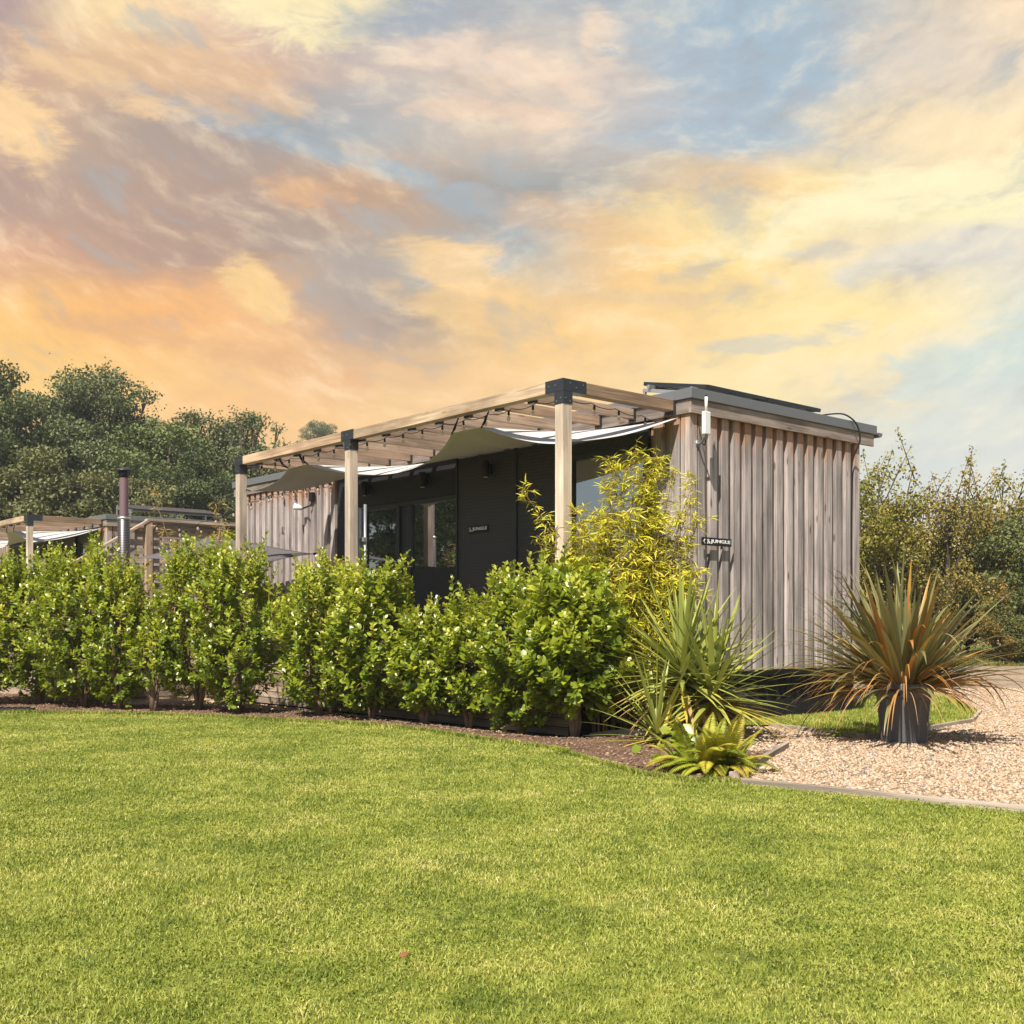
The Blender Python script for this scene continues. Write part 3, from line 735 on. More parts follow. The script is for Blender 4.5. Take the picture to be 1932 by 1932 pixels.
def make_sail():
    root = thing('shade_sail', 'large off-white cloth shade sail slung under the near pergola beams', 'shade sail', (-.9, 4, 3.4))
    nu, nv = 96, 20; V = []; R = []
    kb = [.27, 1.65, 2.21, 5.54, 6.10, 7.24]; kz = [3.12, 3.468, 3.472, 3.462, 3.455, 3.24]; sagz = [.06, .0, .27, .0, .04]; saga = [.10, 0, .36, 0, .08]
    for i in range(nu + 1):
        u = i / nu; bf = .27 + 6.97 * u
        k = max(0, min(4, sum(1 for q in kb[1:-1] if bf >= q))); t = (bf - kb[k]) / (kb[k + 1] - kb[k]); sg = (4 * t * (1 - t)) ** .9
        zf = kz[k] * (1 - t) + kz[k + 1] * t - sagz[k] * sg; af = -1.71 + saga[k] * sg
        b0 = .06 + 7.20 * u
        for j in range(nv + 1):
            v = j / nv
            a = af + (-.115 - af) * v; b = bf + (b0 - bf) * v
            z = 3.47 + (3.545 - 3.47) * v + (zf - 3.47) * math.exp(-v / .60) * (1 - v * v)
            z -= .12 * math.sin(PI * v) * (math.exp(-u / .05) + math.exp(-(1 - u) / .05))
            z -= .035 * math.sin(PI * min(1, v * 1.05)) * (.5 + .5 * math.sin(u * 23)) * math.sin(PI * u)
            cr = math.exp(-((u - .24 - .12 * v) / .018) ** 2) * .05 * math.sin(PI * v) + math.exp(-((u - .86 + .05 * v) / .015) ** 2) * .03 * math.sin(PI * v)
            V.append((a, b, z - cr))
    n1 = nv + 1
    fs = [(i * n1 + j, (i + 1) * n1 + j, (i + 1) * n1 + j + 1, i * n1 + j + 1) for i in range(nu) for j in range(nv)]
    m = MB(); m.add(V, fs, .5); o = m.build('sailcloth', M['sail'], root, True)
    md = o.modifiers.new('thick', 'SOLIDIFY'); md.thickness = .003; md.offset = 0
    for (bb, zz, pb) in ((.27, 3.12, .245), (7.24, 3.24, 7.31)):
        MB().tube([(-1.71, bb, zz), (-1.73, (bb + pb) / 2, zz + .01), (-1.745, pb, zz + .02)], .012, 6).build('tie_hook', M['rope'], root, True)
    hk = [(-1.70, 1.65), (-1.70, 2.21), (-1.70, 5.54), (-1.70, 6.10)]
    for (a, b) in hk:
        db = -.18 if b < 3 else .18
        k = MB(); k.tube([(a, b, 3.462), (a - .03, b + db * .5, 3.53), (a - .04, b + db, 3.62)], .009, 6); k.tube([(a - .005, b, 3.47), (a - .03, b + db * .55, 3.50), (a - .045, b + db * .95, 3.60)], .008, 6)
        k.build('tie_hook', M['rope'], root, True)
    return root
sail = make_sail()

def make_solar():
    root = thing('solar_panel', 'dark solar panel on tilted aluminium frame on the near cabin roof', 'solar panel', (.8, .4, 3.862))
    t = math.tan(math.radians(11)); f = MB()
    def P(a, b, dz=0): return (a, b, 4.065 + (b - .4) * t + dz)
    for k, (a0, a1) in enumerate(((.8, 1.94), (1.99, 3.13))):
        m = MB(); m.add([P(a0, .4), P(a1, .4), P(a1, 1.4), P(a0, 1.4), P(a0, .4, .035), P(a1, .4, .035), P(a1, 1.4, .035), P(a0, 1.4, .035)], [(0, 3, 2, 1), (4, 5, 6, 7), (0, 1, 5, 4), (1, 2, 6, 5), (2, 3, 7, 6), (3, 0, 4, 7)])
        m.build('panel', M['pv'], root)
        e = MB()
        for (p, q) in ((P(a0, .385, .015), P(a1, .385, .015)), (P(a0, 1.415, .015), P(a1, 1.415, .015)), (P(a0 - .012, .385, .015), P(a0 - .012, 1.415, .015)), (P(a1 + .012, .385, .015), P(a1 + .012, 1.415, .015))): e.bar(p, q, .022, .045)
        e.build('panel_frame', M['frame'], root)
    for b in (.55, 1.25): f.bar(P(.68, b, -.03), P(3.22, b, -.03), .04, .045)
    for a in (.74, 1.96, 3.16):
        f.bar(P(a, .42, -.075), P(a, 1.38, -.075), .04, .04); f.bar((a, 1.36, 3.864), P(a, 1.36, -.09), .035, .035); f.bar((a, .5, 3.864), P(a, .5, -.09), .035, .035)
        f.bar((a, .3, 3.884), (a, 1.5, 3.884), .04, .04)
    f.build('mounting_frame', M['alu'], root, bevel=.002)
    return root
solar = make_solar()

def make_solar2():
    root = thing('solar_panel', 'second solar panel mounted further back on the near cabin roof', 'solar panel', (.6, 3.4, 3.862))
    t = math.tan(math.radians(11)); f = MB()
    def P(a, b, dz=0): return (a, b, 4.0 + (b - 3.4) * t + dz)
    m = MB(); m.add([P(.7, 3.4), P(2.9, 3.4), P(2.9, 4.4), P(.7, 4.4), P(.7, 3.4, .035), P(2.9, 3.4, .035), P(2.9, 4.4, .035), P(.7, 4.4, .035)], [(0, 3, 2, 1), (4, 5, 6, 7), (0, 1, 5, 4), (1, 2, 6, 5), (2, 3, 7, 6), (3, 0, 4, 7)])
    m.build('panel', M['pv'], root)
    for a in (.8, 2.8):
        f = MB(); f.bar(P(a, 3.42, -.04), P(a, 4.38, -.04), .04, .04); f.bar((a, 4.36, 3.864), P(a, 4.36, -.05), .035, .035); f.bar((a, 3.5, 3.864), P(a, 3.5, -.05), .035, .035)
        f.build('mounting_frame', M['alu'], root)
make_solar2()

def make_deck():
    root = thing('deck', 'raised timber deck along the cabin front with slatted fascia', 'deck', (-1.88, .0, 0))
    m = MB()
    for i in range(13): m.box((-1.88 + i * .143, -.02, .592), (-1.88 + i * .143 + .137, 11.0, .62))
    for i in range(14): m.box((-3.96 + i * .148, 7.6, .592), (-3.96 + i * .148 + .142, 11.0, .62))
    m.build('deck_board', M['deck'], root)
    f = MB()
    for i in range(6): f.box((-1.875, .02, .05 + i * .09), (-1.85, 7.55, .13 + i * .09))
    for i in range(6): f.box((-3.975, 7.62, .05 + i * .09), (-3.95, 10.98, .13 + i * .09)); f.box((-3.95, 7.60, .05 + i * .09), (-1.88, 7.625, .13 + i * .09))
    f.build('deck_fascia', M['deck'], root)
    e = MB()
    for i in range(13): e.box((-1.88 + i * .138, -.045, .0), (-1.88 + i * .138 + .132, -.021, .66))
    e.build('end_skirt', M['skirt'], root)
    j = MB(); j.box((-1.8, .1, .0), (-.2, 10.9, .585)); j.box((-3.9, 7.7, 0), (-1.81, 10.9, .585)); j.build('joist_frame', M['dark'], root)
    return root
deck = make_deck()

# the neighbouring cabin is the same design, one plot along
NB = W(.48, 18.7) - W(0, 0)
for o, lab in ((cabin, 'second grey boarded cabin half hidden behind the left hedge and screen'), (pergola, 'second timber pergola rising behind the leftmost hedge shrub'), (sail, 'white shade sail under the far left pergola'), (solar, 'tilted solar panel on the far cabin roof beside the flue'), (deck, 'timber deck of the far cabin behind the hedge')):
    c = copy_tree(o); c.location = o.location + NB; c['label'] = lab

# ------------------------------------------------------------------ signs
def text_mesh(s, size, shear=0.0, offset=0.0):
    cu = bpy.data.curves.new('lettering', 'FONT'); cu.body = s; cu.size = size; cu.shear = shear; cu.offset = offset; cu.extrude = .002; cu.align_x = 'LEFT'
    o = bpy.data.objects.new('lettering', cu); COL.objects.link(o)
    bpy.context.view_layer.update()
    me = bpy.data.meshes.new_from_object(o.evaluated_get(bpy.context.evaluated_depsgraph_get()))
    bpy.data.objects.remove(o); bpy.data.curves.remove(cu)
    return me
SCRIPT_THE = [  # brush script "The": polylines in units of cap height
    [(.02, .78), (.10, .92), (.30, .98), (.62, 1.02)], [(.40, .98), (.30, .55), (.16, .05), (.05, -.04)],
    [(.72, 1.0), (.60, .55), (.46, 0.0)], [(.50, .18), (.64, .44), (.76, .50), (.78, .38), (.68, .08), (.74, 0.0), (.86, .10)],
    [(.90, .22), (1.04, .28), (1.10, .42), (1.02, .50), (.93, .38), (.92, .14), (1.0, .0), (1.12, .06), (1.22, .2)]]
def sign(root, width, height, chevron):
    """board lies in local x (reading direction), z up, facing -y; root already placed"""
    BASE[root.name] = Vector()
    MB().box((0, -.012, 0), (width, 0, height)).build('board', M['black'], root, bevel=.002)
    cap = height * .54; z0 = (height - cap) / 2; x = width * .055
    m = MB()
    if chevron:
        k = cap * .42; m.bar((x + k, -.0145, z0 + cap), (x, -.0145, z0 + cap / 2), .004, cap * .15); m.bar((x, -.0145, z0 + cap / 2), (x + k, -.0145, z0), .004, cap * .15)
        m.build('arrow_mark', M['whitetext'], root); x += k + cap * .75; m = MB()
    for pl in SCRIPT_THE: m.tube([(x + px * cap * .95, -.014, z0 + py * cap) for px, py in pl], cap * .045, 6)
    m.build('script_lettering', M['whitetext'], root, True)
    x += cap * 1.35
    me = text_mesh('JUNGLE', cap * 1.38, 0, cap * .035)
    co = np.zeros(len(me.vertices) * 3, np.float32); me.vertices.foreach_get('co', co); co = co.reshape(-1, 3)
    w0 = co[:, 0].max() - co[:, 0].min(); av = width * .955 - x
    k = av / w0
    hh = co[:, 1].max() - co[:, 1].min()
    out = np.stack([(co[:, 0] - co[:, 0].min()) * k + x, -.0135 - co[:, 2], (co[:, 1] - co[:, 1].min()) / hh * cap + z0], 1)
    me.vertices.foreach_set('co', out.astype(np.float32).ravel()); me.materials.append(M['whitetext'])
    o = bpy.data.objects.new('lettering', me); COL.objects.link(o); o.parent = root
r = thing('name_sign', 'small black sign reading The JUNGLE with left arrow on the boarded end wall', 'sign', (.075, -.115, 2.10))
sign(r, .53, .092, True)
m = MB()
for x in (.12, .40): m.tube([(x, 0, .03), (x, .052, .03)], .012, 8)
m.build('standoff', M['alu'], r)
r = thing('name_sign', 'small black sign reading The JUNGLE on the dark perforated screen', 'sign', (-.108, 3.90, 2.462))
r.rotation_euler.z = TH - PI / 2
sign(r, .44, .105, False)

# ------------------------------------------------------------------ small fittings
def wall_light(b, z, lab, a=-.04):
    r = thing('wall_light', lab, 'wall light', (a, b, z), group='up and down lights on the dark header')
    MB().box((a - .03, b - .035, z - .07), (a, b + .035, z + .07)).build('back_plate', M['black'], r, bevel=.003)
    MB().lathe([(0, -.11), (.046, -.11), (.05, -.105), (.05, .105), (.046, .11), (0, .11)], (a - .085, b, z), 18).build('lamp_body', M['black'], r, True)
    MB().lathe([(0, -.111), (.034, -.111), (.034, -.108)], (a - .085, b, z), 14).build('lens', M['whitetext'], r)
wall_light(6.51, 3.33, 'black cylinder wall light above the left door pane')
wall_light(4.96, 3.32, 'black cylinder wall light above the right door pane')
wall_light(3.42, 3.31, 'black cylinder wall light on the perforated screen above the sign', -.107)
def antenna():
    r = thing('antenna', 'white panel antenna with short rod on the end wall corner', 'antenna', (.05, -.06, 3.27))
    MB().box((-.052, -.275, 3.327), (.052, -.225, 3.585)).build('panel', M['white'], r, bevel=.010)
    MB().tube([(0, -.25, 3.585), (0, -.25, 3.75)], .017, 10).build('rod', M['white'], r, True)
    MB().tube([(0, -.25, 3.75), (0, -.25, 3.775)], .013, 8).build('rod_tip', M['black'], r, True)
    m = MB(); m.tube([(.06, -.062, 3.25), (.03, -.14, 3.245), (0, -.25, 3.30), (0, -.25, 3.34)], .014, 8); m.tube([(.06, -.06, 3.22), (.06, -.06, 3.29)], .028, 10); m.build('mast_arm', M['galv'], r, True)
antenna()
def flood():
    a, b = -.062, 8.15
    r = thing('security_light', 'white swivel security light with black box on left boarded wall', 'security light', (a, b, 3.3))
    MB().box((a - .07, b - .05, 3.27), (a, b + .05, 3.42)).build('junction_box', M['black'], r, bevel=.006)
    MB().tube([(a - .04, b, 3.27), (a - .06, b, 3.20), (a - .10, b + .10, 3.17), (a - .14, b + .18, 3.15)], .014, 8).build('arm', M['black'], r, True)
    m = MB(); m.tube([(a - .13, b + .16, 3.15), (a - .17, b + .21, 3.175), (a - .22, b + .26, 3.19)], [.03, .05, .058], 14); m.build('lamp_head', M['white'], r, True)
flood()
def side_awning():
    a, b = -1.60, 4.36
    r = thing('side_awning', 'grey rolled side screen with slim pull post behind the middle post', 'side awning', (a, b, .62))
    MB().box((a - .06, b - .05, .62), (a + .06, b + .05, 2.76)).build('cassette', M['galv'], r, bevel=.02)
    MB().tube([(a + .02, b - .10, .62), (a + .02, b - .10, 2.80)], .022, 10).build('pull_post', M['galv'], r, True)
    MB().box((a - .03, b - .135, 2.30), (a + .03, b - .09, 2.36)).build('handle', M['alu'], r, bevel=.005)
side_awning()
def strap():
    r = thing('fabric_strap', 'thin red fabric strap hanging beside the near post', 'strap', (-1.3, .62, 1.9))
    pts = [(-1.30, .60, 2.05), (-1.30, .66, 1.92), (-1.30, .74, 1.80), (-1.30, .78, 1.62), (-1.30, .80, 1.3), (-1.30, .8, .63)]
    MB().tube(pts, [.012, .02, .03, .022, .014, .012], 7).build('strap_band', M['red'], r, True)
strap()
def chair(a, b, rot, m_, lab):
    r = thing('garden_chair', lab, 'chair', (a, b, .62)); BASE[r.name] = Vector(); r.rotation_euler.z = TH + rot
    s = MB(); s.box((-.23, -.22, .42), (.23, .22, .45)); s.build('seat', m_, r, bevel=.012)
    back = MB(); n = 14; pr = []
    for i in range(n + 1):
        t = PI * i / n; pr.append((-.24 * math.cos(t), .45 + .52 * math.sin(t) ** .6))
    vs = [(x, .22 + .10 * (z - .45), z) for x, z in pr] + [(x * .97, .245 + .10 * (z - .45), z) for x, z in pr]
    back.add(vs, [tuple(range(n + 1)), tuple(range(n + 1, 2 * n + 2))[::-1]] + [(i, i + 1, n + 2 + i, n + 1 + i) for i in range(n)])
    back.build('backrest', m_, r)
    for x in (-.19, .19):
        for y in (-.18, .18): MB().tube([(x, y, .42), (x * 1.15, y * 1.2, 0)], .014, 6).build('leg', m_, r)
chair(-1.15, 3.72, -2.2, M['white'], 'white garden chair with rounded back on the deck by the door')
chair(-.75, 2.75, -2.0, plain('smoky_grey_plastic', (.16, .18, .19), .35), 'smoky grey garden chair with rounded back by the perforated screen')

def string_lights(name_pts, nb, lab, drop=.03):
    r = thing('string_lights', lab, 'string lights', tuple(name_pts[0]))
    pts = []; hooks = []
    tot = 0; seg = []
    for p, q in zip(name_pts[:-1], name_pts[1:]):
        p, q = Vector(p), Vector(q); seg.append((p, q, (q - p).length)); tot += (q - p).length
    span = .42
    def at(s):
        for p, q, l in seg:
            if s <= l: return p.lerp(q, s / l)
            s -= l
        return seg[-1][1].copy()
    n = nb * 8
    for i in range(n + 1):
        s = tot * i / n; c = at(s); t = (i % 8) / 8
        c.z -= .012 + drop * 4 * t * (1 - t); pts.append(c)
    MB().tube(pts, .0042, 5).build('cord', M['rope'], r, True)
    first = None
    for i in range(nb):
        c = pts[min(i * 8 + 1, n)]
        if first is None:
            fb = MB().lathe([(0, -.118), (.013, -.114), (.022, -.095), (.021, -.078), (.013, -.058), (.012, -.051)], (0, 0, 0), 12).build('bulb', M['bulb'], None, True)
            so = MB(); so.lathe([(0, .0), (.008, -.002), (.013, -.012), (.014, -.052), (0, -.052)], (0, 0, 0), 10); so = so.build('socket', M['black'], None, True)
            fb.parent = r; so.parent = fb; fb.location = Vector(c) - Vector(name_pts[0]); first = fb
        else:
            f2 = first.copy(); COL.objects.link(f2); f2.location = Vector(c) - Vector(name_pts[0])
            s2 = first.children[0].copy(); COL.objects.link(s2); s2.parent = f2
    return r
string_lights([(-1.70, .30, 3.615), (-1.70, 7.25, 3.615)], 17, 'black cord of bulbs strung under the long front pergola beam')
string_lights([(-1.70, .24, 3.61), (-.9, .27, 3.59), (-.14, .20, 3.52)], 4, 'short cord of bulbs under the near side pergola beam')
string_lights([(-.10, 7.5, 3.56), (-.10, 10.7, 3.50)], 8, 'cord of bulbs along the fascia over the left boarded wall')
string_lights([(-.4, 9.0, 3.45), (-1.0, 9.6, 3.12), (-1.75, 10.3, 2.75)], 6, 'sagging cord of bulbs crossing in front of the left boarded wall', .02)

# privacy screen with sloping end
def privacy_screen():
    b = 11.3
    r = thing('privacy_screen', 'horizontal timber slat privacy screen with sloping end behind the flue', 'screen', (-1.62, b, .1))
    for a in (-1.62, -.2, 1.0): MB().box((a - .06, b - .06, .1), (a + .06, b + .06, 3.06)).build('post', M['slatpost'], r, bevel=.004)
    MB().box((-3.34, b - .05, .1), (-3.24, b + .05, 2.05)).build('post', M['slatpost'], r, bevel=.004)
    s = MB()
    for i in range(17):
        z = .45 + i * .155; a0 = -1.56
        if z < 2.95: s.box((a0, b + .02, z), (1.06, b + .042, z + .11))
        zt = lambda a: 2.0 + (3.02 - 2.0) * (a + 3.3) / 1.68
        al = -3.3 if z + .11 < 2.0 else -3.3 + (z + .11 - 2.0) / 1.02 * 1.68
        if al < -1.75: s.box((al, b + .02, z), (-1.68, b + .042, z + .11))
    s.build('slats', M['slat'], r, bevel=.003)
    t = MB(); t.bar((-3.42, b, 1.98), (-1.62, b, 3.075), .14, .045); t.bar((-1.66, b, 3.082), (1.1, b, 3.082), .14, .045); t.build('top_rail', M['slat'], r, bevel=.004)
    string_lights([(-1.55, b - .10, 3.03), (1.0, b - .10, 3.0)], 6, 'cord of bulbs along the top of the slat privacy screen', .02)
privacy_screen()
def hot_tub():
    a, b = -2.75, 9.35
    r = thing('hot_tub', 'round timber hot tub hidden behind the left hedge', 'hot tub', (a, b, .62))
    MB().lathe([(0, 0), (.88, 0), (.92, .95), (.84, .96), (.80, .3), (0, .3)], (a, b, .62), 36).build('tub', M['plumbing'], r)
    m = MB()
    for z in (.85, 1.35): m.lathe([(.915, 0), (.925, .0), (.925, .05), (.915, .05)], (a, b, z), 36)
    m.build('band', M['galv'], r)
    a, b = -3.0, 8.94
    r = thing('stove_flue', 'tall copper-tinted stainless stove flue with conical rain cap', 'flue', (a, b, .62))
    MB().lathe([(.068, 0), (.068, 2.92)], (a, b, .62), 24).build('pipe', M['flue'], r, True)
    MB().lathe([(.095, .5), (.095, 2.24), (.09, 2.245), (.07, 2.245)], (a, b, .62), 24).build('heat_guard', M['guard'], r, True)
    MB().lathe([(.0975, 2.22), (.099, 2.22), (.099, 2.26), (.0975, 2.26)], (a, b, .62), 24).build('guard_band', M['alu'], r, True)
    m = MB(); m.lathe([(.135, 2.99), (.132, 3.0), (.05, 3.035), (0, 3.04)], (a, b, .62), 24); m.lathe([(.13, 2.985), (.06, 2.955), (0, 2.95)], (a, b, .62), 20)
    for t in range(4): m.tube([(a + .07 * math.cos(t * PI / 2), b + .07 * math.sin(t * PI / 2), 3.50), (a + .085 * math.cos(t * PI / 2), b + .085 * math.sin(t * PI / 2), 3.61)], .008, 5)
    m.lathe([(.07, 2.88), (.074, 2.88), (.074, 2.99), (.07, 2.99)], (a, b, .62), 20)
    m.build('rain_cap', M['blackbracket'], r, True)
hot_tub()
def grey_sail():
    def loc(px, y, Y):
        x = (px - CX) / F * Y; z = CAMZ + (HY - y) / F * Y
        dx, dy = x - C0[0], Y - C0[1]; return Vector((CA * dx + SA * dy, -SA * dx + CA * dy, z))
    c = [loc(258, 1052, 17.2), loc(500, 1062, 16.2), loc(592, 1045, 18.6), loc(400, 1012, 20.6)]
    r = thing('shade_sail', 'small dark grey shade sail stretched over the hot tub', 'shade sail', tuple(c[0]))
    V = []; n = 16
    for i in range(n + 1):
        for j in range(n + 1):
            u, v = i / n, j / n
            p = c[0] * (1 - u) * (1 - v) + c[1] * u * (1 - v) + c[2] * u * v + c[3] * (1 - u) * v
            ctr = (c[0] + c[1] + c[2] + c[3]) / 4
            k = .10 * (math.sin(PI * u) * abs(2 * v - 1) + math.sin(PI * v) * abs(2 * u - 1)); p = p.lerp(Vector((ctr.x, ctr.y, p.z)), k)
            p.z -= .03 * math.sin(PI * u) * math.sin(PI * v); V.append(p)
    m = MB(); m.add(V, [(i * (n + 1) + j, (i + 1) * (n + 1) + j, (i + 1) * (n + 1) + j + 1, i * (n + 1) + j + 1) for i in range(n) for j in range(n)], .5)
    o = m.build('sailcloth', M['greysail'], r, True); md = o.modifiers.new('thick', 'SOLIDIFY'); md.thickness = .003
    e = loc(618, 1043, 18.9); e.x = -.06
    k = MB(); k.tube([c[2], c[2].lerp(e, .5), e], .008, 5); k.tube([c[2], c[2].lerp(e, .25)], .02, 6); k.build('tie_rope', M['rope'], r, True)
    for q in (c[0], c[1], c[3]): pass
grey_sail()

# ------------------------------------------------------------------ shrubs
def gnd(x, y): return float(hz(x, y))
def shrub(px, py, H, R, n_shoot, label, mat='shrub', seed=0, prof=None, leafL=(.045, .075), lean=(0, 0), name='hedge_shrub', grp='glossy hedge shrubs in front of the cabin', xy=None, low=.14, spire=.34):
    rng = np.random.default_rng(1000 + seed); n_shoot = int(n_shoot * 1.5)
    x, y = G(px, py) if xy is None else xy
    z0 = gnd(x, y) + .01
    root = thing(name, label, 'shrub', (x, y, z0), False, grp); root.rotation_euler.z = 0
    tr = MB(); ns = 6; tips = []
    main = Vector((x, y, z0 - .05))
    for i in range(ns):
        t = 2 * PI * i / ns + rng.uniform(-.4, .4); rr = R * rng.uniform(.25, .6)
        p1 = main + Vector((math.cos(t) * .05, math.sin(t) * .05, .22 + rng.uniform(-.05, .1)))
        p2 = Vector((x + math.cos(t) * rr * .6, y + math.sin(t) * rr * .6, z0 + H * .45)); p3 = Vector((x + math.cos(t) * rr + lean[0], y + math.sin(t) * rr + lean[1], z0 + H * rng.uniform(.75, .92)))
        tr.tube([main, p1, p1.lerp(p2, .5) + Vector((rng.normal(0, .02), rng.normal(0, .02), 0)), p2, p3], [.034, .024, .013, .008, .003], 6); tips.append((p1, p2, p3))
    zf = rng.uniform(0, 1, n_shoot) ** .85
    if prof is None: prof = lambda s: np.interp(s, [0, .12, .3, .6, .85, 1], [.34, .62, .95, 1, .80, .44])
    rad = R * prof(zf) * (1 - .62 * rng.uniform(0, 1, n_shoot) ** 1.9)
    th = rng.uniform(0, 2 * PI, n_shoot)
    lump = 1 + .26 * np.sin(th * 3 + seed) * np.sin(zf * 9 + seed * 1.7) + .10 * np.sin(th * 7 + seed * 2) * np.sin(zf * 17)
    rad = rad * lump
    zz = z0 + low + zf * (H - low - .12)
    B = np.stack([x + np.cos(th) * rad + lean[0] * zf, y + np.sin(th) * rad + lean[1] * zf, zz], 1)
    out = np.stack([np.cos(th), np.sin(th), np.zeros(n_shoot)], 1)
    up = np.array([0, 0, 1.0])
    wout = np.interp(zf, [0, .6, 1], [.9, .6, .2])[:, None] * rng.uniform(.5, 1.2, (n_shoot, 1))
    D = nrm(out * wout + up * np.interp(zf, [0, .5, 1], [.35, .8, 1.2])[:, None] + rng.normal(0, .3, (n_shoot, 3)))
    Ls = rng.uniform(.14, .28, n_shoot) * np.interp(zf, [0, .8, 1], [.9, 1, 1.0 + spire * 3.2]) * (.8 + .4 * rng.uniform(0, 1, n_shoot))
    tw = MB(); P = []; DD = []; NN = []; LL = []; RR = []
    for i in range(n_shoot):
        b, d, l = B[i], D[i], Ls[i]
        k = int(6 + l * 30)
        s = np.linspace(.08, 1, k); bend = np.array([rng.normal(0, .05), rng.normal(0, .05), .03])
        pts = b + d * (s[:, None] * l) + bend * (s[:, None] ** 2) * l
        if i % 2 == 0 or zf[i] > .8: tw.tube([b - d * .05, pts[k // 2], pts[-1]], [.0045, .0034, .002], 3, False)
        side = nrm(np.cross(d, rng.normal(size=3))); sid2 = np.cross(d, side)
        ang = np.arange(k) * 2.4 + rng.uniform(0, 6)
        rd = side[None] * np.cos(ang)[:, None] + sid2[None] * np.sin(ang)[:, None]
        ld = nrm(d[None] * np.interp(s, [0, 1], [.35, 1.1])[:, None] + rd * .95 + rng.normal(0, .18, (k, 3)))
        nn = nrm(up[None] * 1.0 + out[i][None] * .55 + d[None] * .3 + rng.normal(0, .42, (k, 3)))
        P.append(pts); DD.append(ld); NN.append(nn)
        LL.append(rng.uniform(*leafL, k) * np.interp(s, [0, .75, 1], [1, .95, .5]))
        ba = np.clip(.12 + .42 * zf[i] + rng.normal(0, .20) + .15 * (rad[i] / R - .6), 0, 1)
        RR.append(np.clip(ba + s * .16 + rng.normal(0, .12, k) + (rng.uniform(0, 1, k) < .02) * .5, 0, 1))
    # stems to some shoots
    for i in range(0, n_shoot, 9):
        p1, p2, p3 = tips[int(rng.integers(0, ns))]; b = Vector(B[i]); q = p1.lerp(p2, .5) if b.z < p2.z else p2.lerp(p3, .35)
        tr.tube([q, q.lerp(b, .5) + Vector((0, 0, .03)), b], [.009, .007, .004], 4, False)
    P = np.concatenate(P); DD = np.concatenate(DD); NN = np.concatenate(NN); LL = np.concatenate(LL); RR = np.concatenate(RR)
    V, Fs = leaves(P, DD, NN, LL, LL * rng.uniform(.58, .78, len(LL)))
    tr.build('trunk', M['bark'], root, True)
    tw.build('twigs', M['twig'], root, True, fix=False)
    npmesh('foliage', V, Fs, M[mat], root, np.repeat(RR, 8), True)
    return root
SH = [  # px, py, H, R, shoots, label
    (-60, 1330, 1.86, .72, 430, 'cut-off leafy hedge shrub at the left picture edge'),
    (75, 1329, 1.80, .62, 390, 'broad dense hedge shrub below the far left pergola post'),
    (160, 1335, 1.86, .58, 380, 'bushy hedge shrub between the far left post and the flue'),
    (226, 1339, 1.66, .38, 230, 'hedge shrub directly below the stove flue'),
    (289, 1343, .98, .24, 70, 'thin low hedge shrub with bare pale trunk left of a gap'),
    (376, 1340, 1.90, .50, 330, 'tall hedge shrub with dry bamboo rising behind it'),
    (452, 1346, 1.80, .48, 310, 'rounded hedge shrub below the far left corner post'),
    (602, 1351, 1.56, .48, 320, 'hedge shrub in front of the golden bush'),
    (702, 1357, 1.56, .48, 330, 'hedge shrub in front of the middle pergola post'),
    (801, 1364, 1.02, .28, 150, 'short narrow hedge shrub below the glass door'),
    (884, 1365, 1.22, .31, 190, 'slim hedge shrub below the perforated screen with one tall shoot'),
    (985, 1378, 1.46, .38, 270, 'full hedge shrub just left of the near pergola post'),
    (1084, 1389, 1.42, .46, 410, 'large-leaved hedge shrub with forked trunk beside the cordyline'),
]
for i, (px, py, H, R, ns, lab) in enumerate(SH):
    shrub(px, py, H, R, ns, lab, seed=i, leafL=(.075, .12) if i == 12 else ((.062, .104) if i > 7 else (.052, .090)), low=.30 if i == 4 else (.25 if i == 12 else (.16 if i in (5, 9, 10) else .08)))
x, y = XY(622, 14.9)
shrub(0, 0, 1.95, .55, 300, 'golden yellow bush behind the hedge at the boarded wall', 'yellowshrub', 40, xy=(x, y), name='golden_bush', grp=None, spire=.05)

